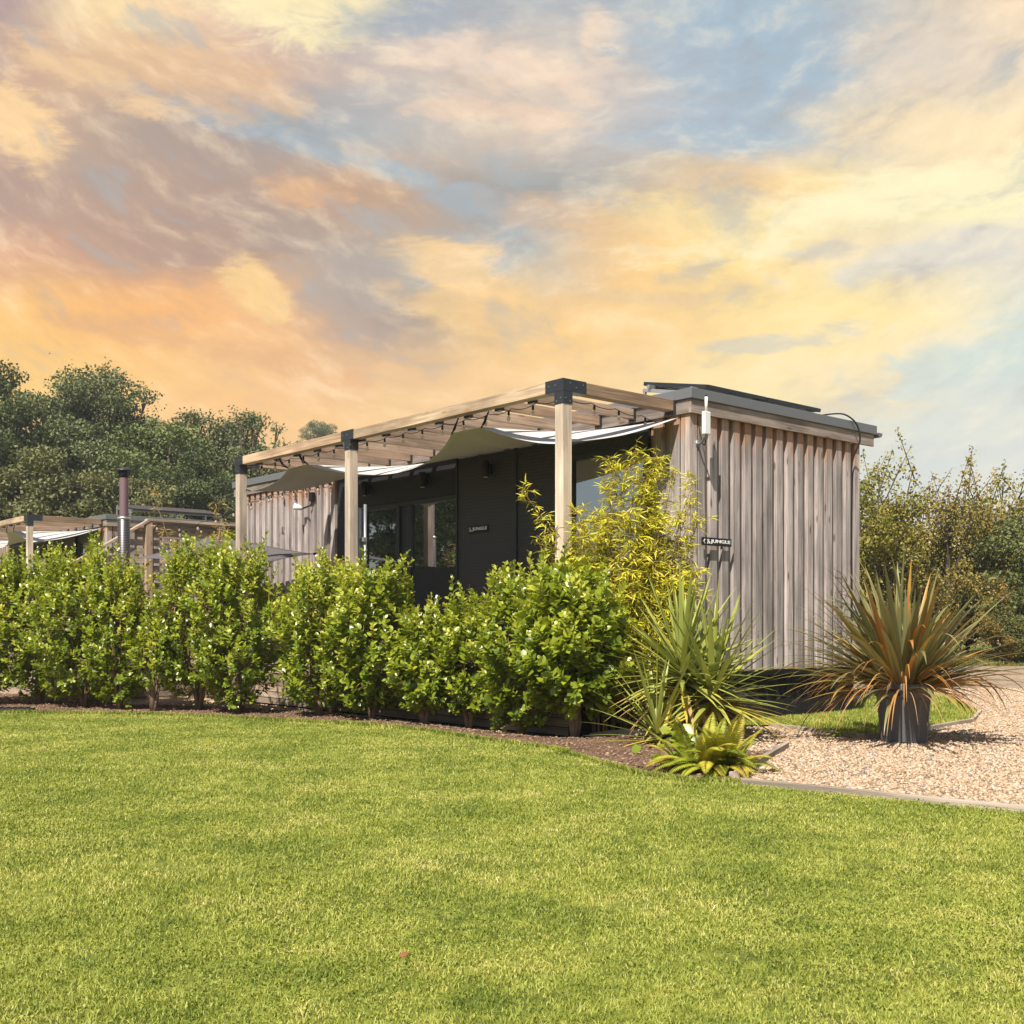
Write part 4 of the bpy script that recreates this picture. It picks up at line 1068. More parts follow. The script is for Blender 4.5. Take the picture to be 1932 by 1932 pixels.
# ------------------------------------------------------------------ bamboo
def bamboo(x, y, culms, label, mat, seed, leafL=(.07, .13), nleaf=(55, 80), grp=None):
    """culms: list of (dx, dy, height, leanx, leany)"""
    rng = np.random.default_rng(seed); z0 = gnd(x, y)
    root = thing('bamboo_clump', label, 'bamboo', (x, y, z0), False, grp)
    cm = MB(); P = []; D = []; Nn = []; L = []; R = []
    for (dx, dy, h, lx, ly) in culms:
        b = np.array([x + dx, y + dy, z0]); pts = []
        for i in range(12):
            t = i / 11; pts.append(b + np.array([lx * t ** 1.9, ly * t ** 1.9, h * (t - .07 * t ** 4)]))
        cm.tube(pts, [.009 * (1 - .75 * i / 11) for i in range(12)], 5, False)
        k = int(rng.integers(*nleaf))
        for _ in range(k):
            t = min(1, .22 + .78 * rng.uniform(0, 1) ** .8); f = t * 11; i = min(10, int(f)); p = pts[i] + (pts[i + 1] - pts[i]) * (f - i)
            bd = nrm(np.array([rng.normal(), rng.normal(), rng.uniform(.1, 1.0)])); bl = rng.uniform(.06, .30) * (1.15 - .65 * t)
            q = p + bd * bl
            cm.tube([p, p + bd * bl * .5 + np.array([0, 0, .01]), q], [.0028, .002, .0015], 3, False)
            for _j in range(int(rng.integers(4, 8))):
                s = rng.uniform(.45, 1.05); P.append(p + bd * bl * s)
                dd = nrm(bd * .7 + np.array([rng.normal(0, .7), rng.normal(0, .7), rng.uniform(-.9, .25)])); D.append(dd)
                Nn.append(np.array([rng.normal(0, .5), rng.normal(0, .5) - .3, 1.0])); L.append(rng.uniform(*leafL)); R.append(rng.uniform(0, 1))
    L = np.array(L); V, Fs = leaves(np.array(P), np.array(D), np.array(Nn), L, L * .125, LANCE_V, LANCE_F)
    cm.build('culms', M['culm'], root, True, fix=False)
    npmesh('foliage', V, Fs, M[mat], root, np.repeat(np.array(R), 6), True)
rb = random.Random(5)
bx, by = 1.15, 11.75
cul = []
for i in range(44):
    dx = rb.uniform(-.36, .44); cul.append((dx, rb.uniform(-.25, .3), rb.uniform(1.5, 2.75) * (1 - .3 * abs(dx)), dx * .7 + rb.uniform(-.12, .12), rb.uniform(-.25, .25)))
cul += [(-.25, 0, 2.80, -.80, .0), (-.28, .1, 2.25, -.62, .1), (-.2, 0, 3.02, .15, 0), (.0, .1, 3.08, .05, .1), (.08, .05, 3.0, .22, 0), (-.08, 0, 2.9, -.05, .1), (.18, 0, 2.8, .05, 0), (.15, 0, 3.0, .12, 0), (.25, .1, 3.0, .32, .1), (.05, 0, 3.25, .10, .05), (.12, .1, 3.2, .30, 0), (-.1, .1, 3.15, -.02, 0), (.2, 0, 3.15, .18, .1), (.3, .05, 2.95, .48, 0), (.35, .1, 2.5, .50, 0), (.32, 0, 2.7, .42, 0)]
bamboo(bx, by, cul, 'yellow-green bamboo clump beside the near pergola post', 'bamboo', 3, nleaf=(72, 104))
x, y = XY(400, 16.4)
cul = [(rb.uniform(-.5, .55), rb.uniform(-.2, .3), rb.uniform(1.9, 2.9), rb.uniform(-.35, .3), rb.uniform(-.2, .2)) for i in range(16)] + [(-.3, 0, 3.35, -.62, 0), (.1, 0, 3.1, .0, 0)]
bamboo(x, y, cul, 'dry straw-coloured bamboo behind the left hedge near the corner post', 'drybamboo', 9, (.07, .12), (22, 34))

# ------------------------------------------------------------------ sword-leaved plants
def swords(specs, seg=9):
    """specs: (origin, dir, length, width, droop, age, twist, bentat)"""
    V = []; Q = []; R = []
    for (o, d, L, w, droop, age, bent) in specs:
        o = np.array(o, float); d = nrm(np.array(d, float)); sd = np.cross(d, [0, 0, 1.0]); sd = nrm(sd) if np.linalg.norm(sd) > 1e-3 else np.array([1.0, 0, 0])
        p = o.copy(); cur = d.copy(); base = len(V)
        for i in range(seg + 1):
            t = i / seg
            ww = w * min(1, .55 + t * 2.2) * (1 - max(0, (t - .35) / .65) ** 1.7) + .0012
            nn = np.cross(sd, cur)
            V += [tuple(p - sd * ww / 2 + nn * ww * .16), tuple(p), tuple(p + sd * ww / 2 + nn * ww * .16)]
            R += [min(1, age + .10 * t * t)] * 3
            g = droop * (t ** .9) * 1.4 / seg
            if bent and t > bent: g += 2.2 / seg
            cur = nrm(cur + np.array([0, 0, -g])); p = p + cur * L / seg
        for i in range(seg):
            a = base + i * 3; Q += [(a, a + 1, a + 4, a + 3), (a + 1, a + 2, a + 5, a + 4)]
    return np.array(V), [np.array(Q)], np.array(R)
def cordyline():
    rng = np.random.default_rng(21)
    bx, by = XY(1282, 10.75); z0 = gnd(bx, by)
    root = thing('cordyline', 'spiky green cordyline with yellow lower leaves in front of the end wall', 'cordyline', (bx, by, z0), False)
    def at(px, py, Y): return np.array([(px - CX) / F * Y, Y, CAMZ + (HY - py) / F * Y])
    heads = [(at(1287, 1262, 10.75), 1.02, 150, .052, 1.0), (at(1344, 1302, 10.62), 1.0, 110, .052, .9), (at(1240, 1376, 10.3), .86, 46, .040, .9)]
    tr = MB(); b0 = Vector((bx, by, z0))
    for h, *_ in heads:
        h = Vector(h); tr.tube([b0 + (h - b0) * .0, b0.lerp(h, .5) + Vector((0, 0, -.02)), h], [.055, .045, .035], 9)
    tr.build('trunk', M['treebark'], root, True)
    for (h, L, n, w, sp) in heads:
        specs = []
        for i in range(n):
            t = i / n; ph = i * 2.399963 + rng.uniform(-.25, .25)
            el = math.radians(88 - 112 * t ** .68 + rng.normal(0, 6))
            d = (math.cos(el) * math.cos(ph), math.cos(el) * math.sin(ph), math.sin(el))
            if d[1] < -.35 and rng.uniform() < .45 and el > .15: continue
            age = np.clip(.15 + .2 * rng.uniform() + (.0 if t < .72 else (t - .72) / .28 * .75) + (.3 if rng.uniform() < .06 else 0), 0, 1)
            specs.append((h + np.array(d) * .02 - np.array([0, 0, .14 * t]), d, L * rng.uniform(.80, 1.06) * (1 - .16 * t), w * rng.uniform(.8, 1.1), .08 + .38 * t, age, 0))
        for i in range(20):  # yellowing lower leaves
            ph = rng.uniform(0, 2 * PI); el = math.radians(rng.uniform(-58, 8)); d = (math.cos(el) * math.cos(ph), math.cos(el) * math.sin(ph), math.sin(el))
            specs.append((h - np.array([0, 0, .08 + rng.uniform(0, .08)]), d, L * rng.uniform(.62, .9), w * .8, .35, rng.uniform(.5, .86), 0))
        for i in range(26):  # withered skirt
            ph = rng.uniform(0, 2 * PI); el = math.radians(rng.uniform(-65, -20)); d = (math.cos(el) * math.cos(ph), math.cos(el) * math.sin(ph), math.sin(el))
            specs.append((h - np.array([0, 0, .16 + rng.uniform(0, .08)]), d, L * rng.uniform(.45, .75), w * .55, 1.6, rng.uniform(.85, 1), 0))
        V, Fs, R = swords(specs); npmesh('leaf_rosette', V, Fs, M['cordy'], root, R, True)
cordyline()
def phormium():
    rng = np.random.default_rng(33)
    x, y = XY(1705, 10.42); z0 = gnd(x, y) + .008
    pot = thing('plant_pot', 'large dark grey ribbed plastic plant pot on the gravel', 'plant pot', (x, y, z0), False)
    m = MB(); m.lathe([(0, 0), (.198, 0), (.203, .01), (.240, .42), (.255, .425), (.262, .44), (.266, .545), (.262, .553), (.25, .553), (.243, .50)], (x, y, z0), 40)
    m.build('pot_body', M['potmat'], pot, True)
    k = MB()
    for i in range(10):
        t = 2 * PI * i / 10; k.bar((x + .2045 * math.cos(t), y + .2045 * math.sin(t), z0 + .02), (x + .238 * math.cos(t), y + .238 * math.sin(t), z0 + .41), .035, .008, up=(math.cos(t), math.sin(t), 0))
    k.build('rib', M['potmat'], pot, bevel=.003)
    MB().lathe([(0, .47), (.242, .47)], (x, y, z0), 32).build('soil', M['soil'], pot)
    root = thing('flax_plant', 'bronze-green New Zealand flax with arching leaves in the grey pot', 'flax plant', (x, y, z0 + .47), False)
    specs = []
    n = 300
    for i in range(n):
        t = rng.uniform(0, 1); ph = rng.uniform(0, 2 * PI)
        el = math.radians(85 - 72 * t ** .62 + rng.normal(0, 11)); d = (math.cos(el) * math.cos(ph), math.cos(el) * math.sin(ph), math.sin(el))
        if t > .45 and d[1] < -.55 and rng.uniform() < .35: continue
        o = (x + rng.uniform(0, .15) * math.cos(ph), y + rng.uniform(0, .15) * math.sin(ph), z0 + .47)
        age = np.clip(abs(rng.normal(.26, .19)) + (.34 if rng.uniform() < .17 + .15 * t else 0), 0, 1)
        specs.append((o, d, rng.uniform(.75, 1.42) * (1 - .02 * t), rng.uniform(.038, .074), .16 + .95 * t * rng.uniform(.5, 1.5), age, rng.uniform(.45, .8) if rng.uniform() < .26 else 0))
    for i in range(190):
        ph = rng.uniform(0, 2 * PI); el = math.radians(rng.uniform(0, 45)); d = (math.cos(el) * math.cos(ph), math.cos(el) * math.sin(ph), math.sin(el))
        o = (x + .12 * math.cos(ph), y + .12 * math.sin(ph), z0 + .48)
        specs.append((o, d, rng.uniform(.65, 1.15), rng.uniform(.006, .018), rng.uniform(1.3, 2.4), rng.uniform(.84, 1) if rng.uniform() < .7 else rng.uniform(.6, .8), 0))
    V, Fs, R = swords(specs, 12); npmesh('leaves', V, Fs, M['phorm'], root, R, True)
phormium()
def fern():
    rng = np.random.default_rng(44)
    x, y = XY(1345, 8.35); z0 = gnd(x, y) + .01
    root = thing('fern', 'yellow-green fern with browning fronds at the bed corner', 'fern', (x, y, z0), False)
    P = []; D = []; N_ = []; L = []; R = []; ra = MB()
    for i in range(84):
        ph = rng.uniform(0, 2 * PI); el = rng.uniform(.6, 1.5); fl = rng.uniform(.28, .52); d = np.array([math.cos(el) * math.cos(ph), math.cos(el) * math.sin(ph), math.sin(el)])
        p = np.array([x + .16 * math.cos(ph) * rng.uniform(0, 1) + rng.normal(0, .08), y + .1 * math.sin(ph), z0]); cur = d.copy(); pts = [p]; age = np.clip(rng.normal(.55, .2) + (.4 if rng.uniform() < .12 else 0), 0, 1)
        k = 32
        for j in range(k):
            t = j / k; cur = nrm(cur + np.array([0, 0, -.055 * rng.uniform(.6, 1.3)])); p = p + cur * fl / k; pts.append(p)
            sd = nrm(np.cross(cur, [0, 0, 1.0])); up = np.cross(sd, cur)
            pl = .075 * math.sin(PI * min(1, .16 + .84 * t)) ** .8 * (fl / .45)
            for s in (-1, 1):
                P.append(p); D.append(nrm(sd * s + cur * .45 + np.array([0, 0, -.12]))); N_.append(up + rng.normal(0, .12, 3)); L.append(pl); R.append(np.clip(age + rng.normal(0, .08), 0, 1))
        ra.tube([pts[0], pts[9], pts[18], pts[-1]], [.004, .003, .002, .001], 4, False)
    ra.build('stalks', M['culm'], root, True, fix=False)
    L = np.array(L); V, Fs = leaves(np.array(P), np.array(D), np.array(N_), L, L * .17 + .004, LANCE_V, LANCE_F)
    npmesh('fronds', V, Fs, M['fern'], root, np.repeat(np.array(R), 6), True)
    # round-leaved plant tucked under the fern
    x2, y2 = XY(1300, 8.6)
    r2 = thing('broadleaf_plant', 'low plant with round green leaves at the left of the fern', 'plant', (x2, y2, gnd(x2, y2)), False)
    n = 46; P = np.stack([x2 + rng.normal(0, .12, n), y2 + rng.normal(0, .10, n), z0 + rng.uniform(.03, .26, n)], 1)
    D = rnddir(n, rng); D[:, 2] = np.abs(D[:, 2]) * .4; N_ = rng.normal(0, .45, (n, 3)); N_[:, 2] = 1; N_[:, 1] -= .5
    V, Fs = leaves(P, D, N_, rng.uniform(.07, .13, n), rng.uniform(.07, .12, n)); npmesh('foliage', V, Fs, M['shrub'], r2, np.repeat(rng.uniform(.1, .7, n), 8), True)
    st = MB()
    for q in P: st.tube([(x2, y2, z0), tuple(q)], .003, 4, False)
    st.build('stalks', M['twig'], r2, True, fix=False)
fern()
def fallen_leaf():
    rng = np.random.default_rng(3)
    for px, py, lab in ((753, 1823, 'curled red-brown fallen leaf on the near lawn'),):
        x, y = G(px, py); r = thing('fallen_leaf', lab, 'leaf', (x, y, GZ), False)
        V, Fs = leaves(np.array([[x, y, GZ + .03]]), np.array([[.8, .5, .25]]), np.array([[.1, -.5, 1.0]]), .036, .022)
        npmesh('blade', V, Fs, plain('fallen_leaf_brown', (.24, .085, .04), .6), r, np.full(8, .5), True)
fallen_leaf()
def weeds():
    rng = np.random.default_rng(8)
    for px, py, lab in ((1583, 1393, 'small bright green weed tuft at the patch edging'), (1058, 1424, 'tiny weed seedling in the soil under the forked shrub')):
        x, y = G(px, py); z = gnd(x, y) + .01; r = thing('weed', lab, 'weed', (x, y, z), False)
        n = 90 if px > 1500 else 14; sp = .10 if px > 1500 else .03
        P = np.stack([x + rng.normal(0, sp, n), y + rng.normal(0, sp * .8, n), z + rng.uniform(.01, .06, n)], 1); D = rnddir(n, rng); D[:, 2] = abs(D[:, 2]) * .4; N_ = rng.normal(0, .4, (n, 3)); N_[:, 2] = 1
        V, Fs = leaves(P, D, N_, .035, .026); npmesh('foliage', V, Fs, M['shrub'], r, np.repeat(rng.uniform(.4, .9, n), 8), True)
weeds()
def planter(px, y, Y, lab):
    rng = np.random.default_rng(int(px)); X, _ = XY(px, Y); z = CAMZ + (HY - y) / F * Y
    r = thing('hanging_planter', lab, 'planter', (X, Y, z), False, 'small planters on the slat screen')
    MB().lathe([(0, -.16), (.07, -.16), (.095, 0), (.088, 0), (.07, -.1)], (X, Y, z), 18).build('pot', M['white'], r, True)
    n = 70; P = np.stack([X + rng.normal(0, .10, n), Y + rng.normal(0, .08, n), z + rng.uniform(-.02, .16, n)], 1); D = rnddir(n, rng); N_ = rng.normal(0, .4, (n, 3)); N_[:, 2] = 1
    V, Fs = leaves(P, D, N_, .09, .06); npmesh('foliage', V, Fs, M['shrub'], r, np.repeat(rng.uniform(.2, .7, n), 8), True)
planter(362, 1030, 20.2, 'small white planter with green leaves on the slat screen by its post')
planter(428, 1022, 21.2, 'small white planter with green leaves at the right end of the slat screen')

# ------------------------------------------------------------------ trees
def make_tree(name, label, cat, H, R, cb, nclump, nleaf, lsize, mat, seed, flat=.65, crad=(.16, .30), loc=(0, 0), grp=None, sparse=1.0, ntop=0, z=GZ, top=1.0, fork=(.45, .75)):
    rng = np.random.default_rng(seed); x, y = loc
    root = thing(name, label, cat, (x, y, z), False, grp); BASE[root.name] = Vector()
    tr = MB(); bend = rng.normal(0, .04 * H, 2)
    tp = [Vector((bend[0] * t * t, bend[1] * t * t, H * .82 * t)) for t in np.linspace(0, 1, 7)]
    tr.tube(tp, [H * .022 * (1 - .8 * t) for t in np.linspace(0, 1, 7)], 8)
    cz = (H + cb) / 2; hh = (H - cb) / 2; C = []; rad = []
    for i in range(nclump):
        for _ in range(30):
            p = rng.uniform(-1, 1, 3)
            if .25 < np.linalg.norm(p) < 1: break
        rc = R * rng.uniform(*crad)
        w = np.interp(p[2], [-1, 0, 1], [.85, 1, top])
        C.append(np.array([p[0] * (R - rc * .6) * w, p[1] * (R - rc * .6) * w, cz + p[2] * (hh - rc * flat * .8)])); rad.append(rc)
    per = max(10, nleaf // max(1, nclump)); P = []; Rr = []
    for c, rc in zip(C, rad):
        hb = max(H * .12, c[2] * rng.uniform(*fork)); k = min(6, int(hb / (H * .82) * 6)); b = tp[k]
        v = Vector(c); mid = b.lerp(v, .55) + Vector((rng.normal(0, .05 * R), rng.normal(0, .05 * R), -.04 * H))
        tr.tube([b, mid, v], [H * .007, H * .0045, H * .0018], 5, False)
        for _ in range(3):
            e = v + Vector(rnddir(1, rng)[0]) * rc * .8; tr.tube([mid.lerp(v, .6), v.lerp(e, .4), e], [H * .0025, H * .0016, H * .0008], 4, False)
        m = int(per * .35); t = rng.uniform(.1, 1, m); o_ = np.array(mid)[None] + (np.array(v) - np.array(mid))[None] * t[:, None]
        P.append(o_ + rng.normal(0, .09 * R, (m, 3))); Rr.append(np.clip(rng.normal(.4, .25, m), 0, 1))
        n = int(per * (rc / (R * .23)) ** 2 * sparse); q = rnddir(n, rng) * (rc * (.35 + .65 * rng.uniform(0, 1, (n, 1)) ** .6)); q[:, 2] *= flat
        q *= 1 + .25 * np.sin(q[:, [1, 2, 0]] / rc * 5 + seed)
        P.append(c + q); Rr.append(np.clip(rng.normal(.45, .17) + rng.normal(0, .2, n), 0, 1))
    for i in range(ntop):  # thin shoots above the crown
        a = rng.uniform(0, 2 * PI); b = Vector((R * rng.uniform(.1, .8) * math.cos(a), R * rng.uniform(.1, .8) * math.sin(a), H * rng.uniform(.75, .9))); e = b + Vector((rng.normal(0, .12) * H, rng.normal(0, .1) * H, H * rng.uniform(.14, .30)))
        tr.tube([b, b.lerp(e, .5), e], [H * .004, H * .0025, H * .001], 4, False); n = 46; t = rng.uniform(.15, 1, n)
        P.append(np.array(b)[None] + (np.array(e) - np.array(b))[None] * t[:, None] + rng.normal(0, .03 * H, (n, 3)) * (1.2 - t[:, None])); Rr.append(rng.uniform(.3, 1, n))
    P = np.concatenate(P); Rr = np.concatenate(Rr); n = len(P)
    D = rnddir(n, rng); D[:, 2] -= .15; N_ = rnddir(n, rng) * .8; N_[:, 2] += .8
    V, Fs = leaves(P, D, N_, rng.uniform(.7, 1.3, n) * lsize, rng.uniform(.5, .8, n) * lsize, CARD_V, CARD_F)
    tr.build('trunk', M['treebark'], root, True, fix=False)
    npmesh('crown', V, Fs, M[mat], root, np.repeat(Rr, 4))
    return root
def place(src, label, loc, s, rz, grp=None, z=GZ, sz=None):
    c = copy_tree(src); c.location = (*loc, z); c.scale = (s, s, sz or s); c.rotation_euler.z = rz; c['label'] = label
    if grp: c['group'] = grp
    return c
GW = 'woodland trees on the left'
tA = make_tree('broadleaf_tree', 'dense dark broadleaf tree at the left picture edge', 'tree', 15.0, 5.0, 2.2, 72, 42000, .20, 'tree_dark', 1, loc=XY(20, 58), grp=GW)
tB = make_tree('broadleaf_tree', 'tallest tree with flat layered airy top in the left wood', 'tree', 15.2, 5.4, 2.5, 80, 42000, .18, 'tree_ash', 2, .55, (.14, .28), loc=XY(165, 60), grp=GW, top=1.0, fork=(.6, .88))
tC = make_tree('broadleaf_tree', 'round olive-green tree right of the tallest one in the left wood', 'tree', 12.8, 4.2, 2.0, 60, 36000, .19, 'tree_mid', 3, loc=XY(300, 58), grp=GW)
tD = make_tree('slender_tree', 'thin sparse see-through tree at the right end of the left wood', 'tree', 13.0, 3.0, 3.6, 64, 7600, .16, 'tree_ash', 4, .75, (.12, .26), loc=XY(465, 60), grp=GW, fork=(.62, .9))
tE = make_tree('broadleaf_tree', 'pale olive rounded tree low in the left wood', 'tree', 9.2, 3.8, 1.2, 52, 26000, .19, 'tree_olive', 5, loc=XY(105, 50), grp=GW)
place(tC, 'olive tree filling the notch between the tallest tree and the left edge', XY(70, 64), 1.02, .3)
place(tA, 'dark tree filling the wood between tallest tree and olive tree', XY(225, 62), .92, 2.1)
place(tA, 'dark tree low behind the slat screen right of the flue', XY(345, 55), .66, 4.0)
place(tA, 'dark tree at the right foot of the left wood by the pergola', XY(440, 60), .58, 1.0)
place(tC, 'olive tree rising behind the dark left-edge tree', XY(20, 70), 1.16, 1.4)
place(tC, 'olive tree with crown just left of the thin sparse trees', XY(285, 66), 1.0, 3.3)
place(tB, 'airy ash tree topping the wood right of the tallest tree', XY(290, 68), .90, 2.4)
place(tD, 'leaning thin sparse tree beside the dense wood', XY(388, 61), 1.0, 2.5)
place(tD, 'second thin sparse tree between the two other thin ones', XY(424, 65), 1.02, 4.4)
place(tE, 'pale olive tree behind the flue cap', XY(235, 50), .86, 2.0)
place(tE, 'pale olive tree at the far left under the dark crown', XY(5, 48), .82, 4.2)
place(tE, 'small olive tree low beside the far corner post', XY(395, 50), .62, .6)
place(tE, 'small olive tree in front of the wood behind the far cabin roof', XY(310, 46), .50, 5.1)
place(tA, 'dark tree out of the wood edge reflected in the glass door', (-36, 33), .95, .5)
place(tA, 'dark tree further along the wood edge reflected in the glass door', (-41, 42), 1.0, 2.6)
place(tC, 'olive tree reflected in the glass door pane', (-34, 24.2), .85, 5.0)
hx, hy = XY(603, 150)
place(tB, 'lone spreading tree on the hill ridge above the pergola beam', (hx, hy), .66, 1.2, None, hill_z(hx, hy) - 3.6)
def hill_wood():
    n = 46000; X = RNG.uniform(-118, 4, n); Y = RNG.uniform(88, 172, n)
    z = np.array([hill_z(a, b) for a, b in zip(X, Y)])
    lump = np.sin(X * .9 + 2 * np.sin(Y * .31)) * np.sin(Y * .8 + 2 * np.sin(X * .37))
    P = np.stack([X, Y, z + RNG.uniform(0, 1, n) * (1.6 + 1.4 * lump)], 1)
    V, Fs = leaves(P, rnddir(n), rnddir(n) + np.array([0, 0, .8]), RNG.uniform(.6, 1.3, n), RNG.uniform(.5, .9, n), CARD_V, CARD_F)
    o = npmesh('hill_woodland', V, Fs, M['tree_mid'], rnd=np.repeat(np.clip(.35 + .3 * lump + RNG.normal(0, .2, n), 0, 1), 4))
    tag(o, 'far woodland covering the hillside beyond the cabins', 'woodland', kind='stuff')
hill_wood()
GH = 'hedgerow thorn bushes on the right'
hA = make_tree('hawthorn_bush', 'yellow-green hawthorn bush next to the cabin end wall', 'bush', 5.6, 2.1, .25, 50, 11000, .10, 'haw', 11, .8, (.16, .30), XY(1655, 31), GH, ntop=10)
hB = make_tree('hawthorn_bush', 'sparse reddish hawthorn with tall thin shoots against the sky', 'bush', 5.0, 1.9, .25, 44, 7000, .095, 'haw_red', 12, .8, (.18, .30), XY(1790, 31.5), GH, ntop=16)
hC = make_tree('thorn_bush', 'dark green thorn bush at the right picture edge', 'bush', 4.2, 2.0, .2, 44, 11000, .10, 'haw_dark', 13, .8, (.18, .32), XY(1915, 31), GH)
place(hA, 'yellow-green hawthorn behind the flax leaves right of the wall', XY(1725, 33), .86, 2.0)
place(hA, 'yellow-green hawthorn rising over the dark thorn bush', XY(1905, 35), 1.06, 4.2)
place(hC, 'dark low thorn bush behind the tips of the flax', XY(1825, 33.5), .78, 1.0)
place(hB, 'low reddish thorn bush in front of the dark one at right', XY(1895, 30), .42, 2.8)
place(hC, 'low dark bush by the verge near the right edge', XY(1945, 29.8), .5, 3.5)
place(hA, 'hawthorn bush half hidden behind the cabin end', XY(1560, 34), .9, 3.0)

def haze():
    b = MB(); b.box((-236, -46, -1.6), (236, 221, 31)); m = bpy.data.materials.new('air'); m.use_nodes = True; t = m.node_tree; t.nodes.clear()
    v = t.nodes.new('ShaderNodeVolumePrincipled'); v.inputs['Color'].default_value = (.86, .90, .97, 1); v.inputs['Density'].default_value = .00065; v.inputs['Anisotropy'].default_value = .1
    o = t.nodes.new('ShaderNodeOutputMaterial'); t.links.new(v.outputs[0], o.inputs['Volume'])
    h = b.build('haze', m); h['kind'] = 'stuff'; h['label'] = 'thin pale air between the near garden and the far wood'; h['category'] = 'haze'
haze()
# ------------------------------------------------------------------ sky and light
SUN = Vector((-.310, -.714, 1.0)).normalized()
EXPO = .75
def build_world():
    w = bpy.data.worlds.new('World'); sc.world = w; w.use_nodes = True; t = w.node_tree; t.nodes.clear(); q = NT(t)
    out = q.new('ShaderNodeOutputWorld')
    sky = q.new('ShaderNodeTexSky'); sky.sky_type = 'NISHITA'; sky.sun_disc = False
    sky.sun_elevation = math.asin(SUN.z); sky.sun_rotation = math.atan2(SUN.x, SUN.y)
    sky.air_density = 1.2; sky.dust_density = 1.5
    bg1 = q.new('ShaderNodeBackground'); q.put(bg1.inputs[0], sky.outputs[0]); bg1.inputs[1].default_value = .055
    d = q.coord('Generated'); s = q.new('ShaderNodeSeparateXYZ'); q.put(s.inputs[0], d)
    yy = q.math('MAXIMUM', s.outputs[1], .08)
    u = q.math('DIVIDE', s.outputs[0], yy); v = q.math('DIVIDE', s.outputs[2], yy)
    cmb = q.new('ShaderNodeCombineXYZ'); q.put(cmb.inputs[0], u); q.put(cmb.inputs[1], v); uv = cmb.outputs[0]
    n1 = q.noise(q.mapping(uv, (3.0, 6.5, 1), (0, 0, math.radians(16))), 1.0, 6, .55, .4)
    n2 = q.noise(q.mapping(uv, (7, 17, 1), (0, 0, math.radians(14)), (3, 1, 0)), 1.0, 8, .62, .6)
    n3 = q.noise(q.mapping(uv, (16, 40, 1), (0, 0, math.radians(8)), (7, 2, 0)), 1.0, 8, .65, .5)
    sp = q.new('ShaderNodeSeparateColor'); q.put(sp.inputs[0], n1.outputs[1]); sq = q.new('ShaderNodeSeparateColor'); q.put(sq.inputs[0], n2.outputs[1])
    def warp(x, a, b, ka, kb): return q.math('ADD', x, q.math('ADD', q.math('MULTIPLY', q.math('SUBTRACT', a, .5), ka), q.math('MULTIPLY', q.math('SUBTRACT', b, .5), kb)))
    u2 = warp(u, sp.outputs[0], sq.outputs[0], .15, .10); v2 = warp(v, sp.outputs[1], sq.outputs[1], .075, .06)
    cols = [0, 240, 480, 720, 966, 1210, 1450, 1690, 1932]
    rows = [
        (0, [(190, 166, 156), (250, 222, 170), (230, 198, 172), (166, 174, 184), (190, 190, 190), (168, 184, 194), (170, 189, 201), (200, 198, 192), (240, 216, 186)]),
        (120, [(200, 168, 148), (226, 188, 150), (216, 184, 160), (200, 186, 178), (228, 206, 184), (214, 202, 192), (168, 188, 202), (205, 198, 190), (242, 222, 192)]),
        (240, [(222, 184, 150), (176, 160, 150), (164, 164, 164), (176, 180, 182), (212, 196, 180), (192, 194, 196), (178, 192, 202), (228, 212, 186), (252, 232, 186)]),
        (360, [(182, 156, 144), (190, 160, 142), (178, 152, 138), (206, 168, 134), (164, 164, 162), (204, 190, 170), (242, 210, 160), (255, 236, 176), (255, 248, 200)]),
        (480, [(224, 172, 136), (192, 158, 138), (184, 158, 142), (192, 184, 172), (182, 186, 184), (248, 206, 144), (255, 226, 160), (238, 224, 192), (236, 226, 206)]),
        (600, [(254, 202, 124), (250, 188, 120), (240, 188, 136), (178, 160, 146), (248, 206, 140), (250, 210, 146), (255, 226, 160), (255, 232, 174), (222, 226, 210)]),
        (720, [(255, 208, 126), (255, 206, 130), (248, 198, 140), (242, 198, 146), (250, 208, 150), (253, 218, 158), (255, 232, 176), (246, 230, 194), (212, 224, 216)]),
        (840, [(255, 208, 128), (254, 204, 134), (252, 202, 136), (252, 209, 148), (255, 219, 152), (255, 224, 160), (238, 230, 204), (218, 222, 214), (224, 226, 218)]),
        (1000, [(254, 211, 148), (254, 208, 150), (252, 212, 152), (252, 214, 154), (250, 220, 160), (240, 226, 190), (226, 226, 214), (222, 226, 220), (226, 228, 220)])]
    def lin(c): return tuple(((x / 255) / 12.92 if x / 255 < .04045 else ((x / 255 + .055) / 1.055) ** 2.4) for x in c)
    uf = q.math('ADD', u2, .5); c = None; vp = None
    for py, cs in rows:
        r = q.ramp(uf, [((px - CX) / F + .5, lin(k)) for px, k in zip(cols, cs)], 'CARDINAL')
        vv = (HY - py) / F
        if c is None: c = r
        else: c = q.mix(q.rng(v2, vp, vv, 0, 1), c, r)
        vp = vv
    # single clouds and gaps, each a soft ragged patch of the dome
    nzz = q.math('ADD', q.math('MULTIPLY', q.math('SUBTRACT', n2.outputs[0], .5), 2.0), q.math('MULTIPLY', q.math('SUBTRACT', n3.outputs[0], .5), 2.4))
    def blob(px, py, rx, ry, rot, col, st, soft=.55):
        nonlocal c
        cu, cv = (px - CX) / F, (HY - py) / F; ca, sa = math.cos(math.radians(rot)), math.sin(math.radians(rot))
        du, dv_ = q.math('SUBTRACT', u3, cu), q.math('SUBTRACT', v3, cv)
        X = q.math('MULTIPLY_ADD', du, ca * F / rx, q.math('MULTIPLY', dv_, sa * F / rx)); Y = q.math('MULTIPLY_ADD', du, -sa * F / ry, q.math('MULTIPLY', dv_, ca * F / ry))
        r2 = q.math('SQRT', q.math('ADD', q.math('MULTIPLY', X, X), q.math('MULTIPLY', Y, Y)))
        c = q.mix(q.rng(q.math('ADD', r2, nzz), 1 + soft * .5, 1 - soft, 0, st), c, lin(col))
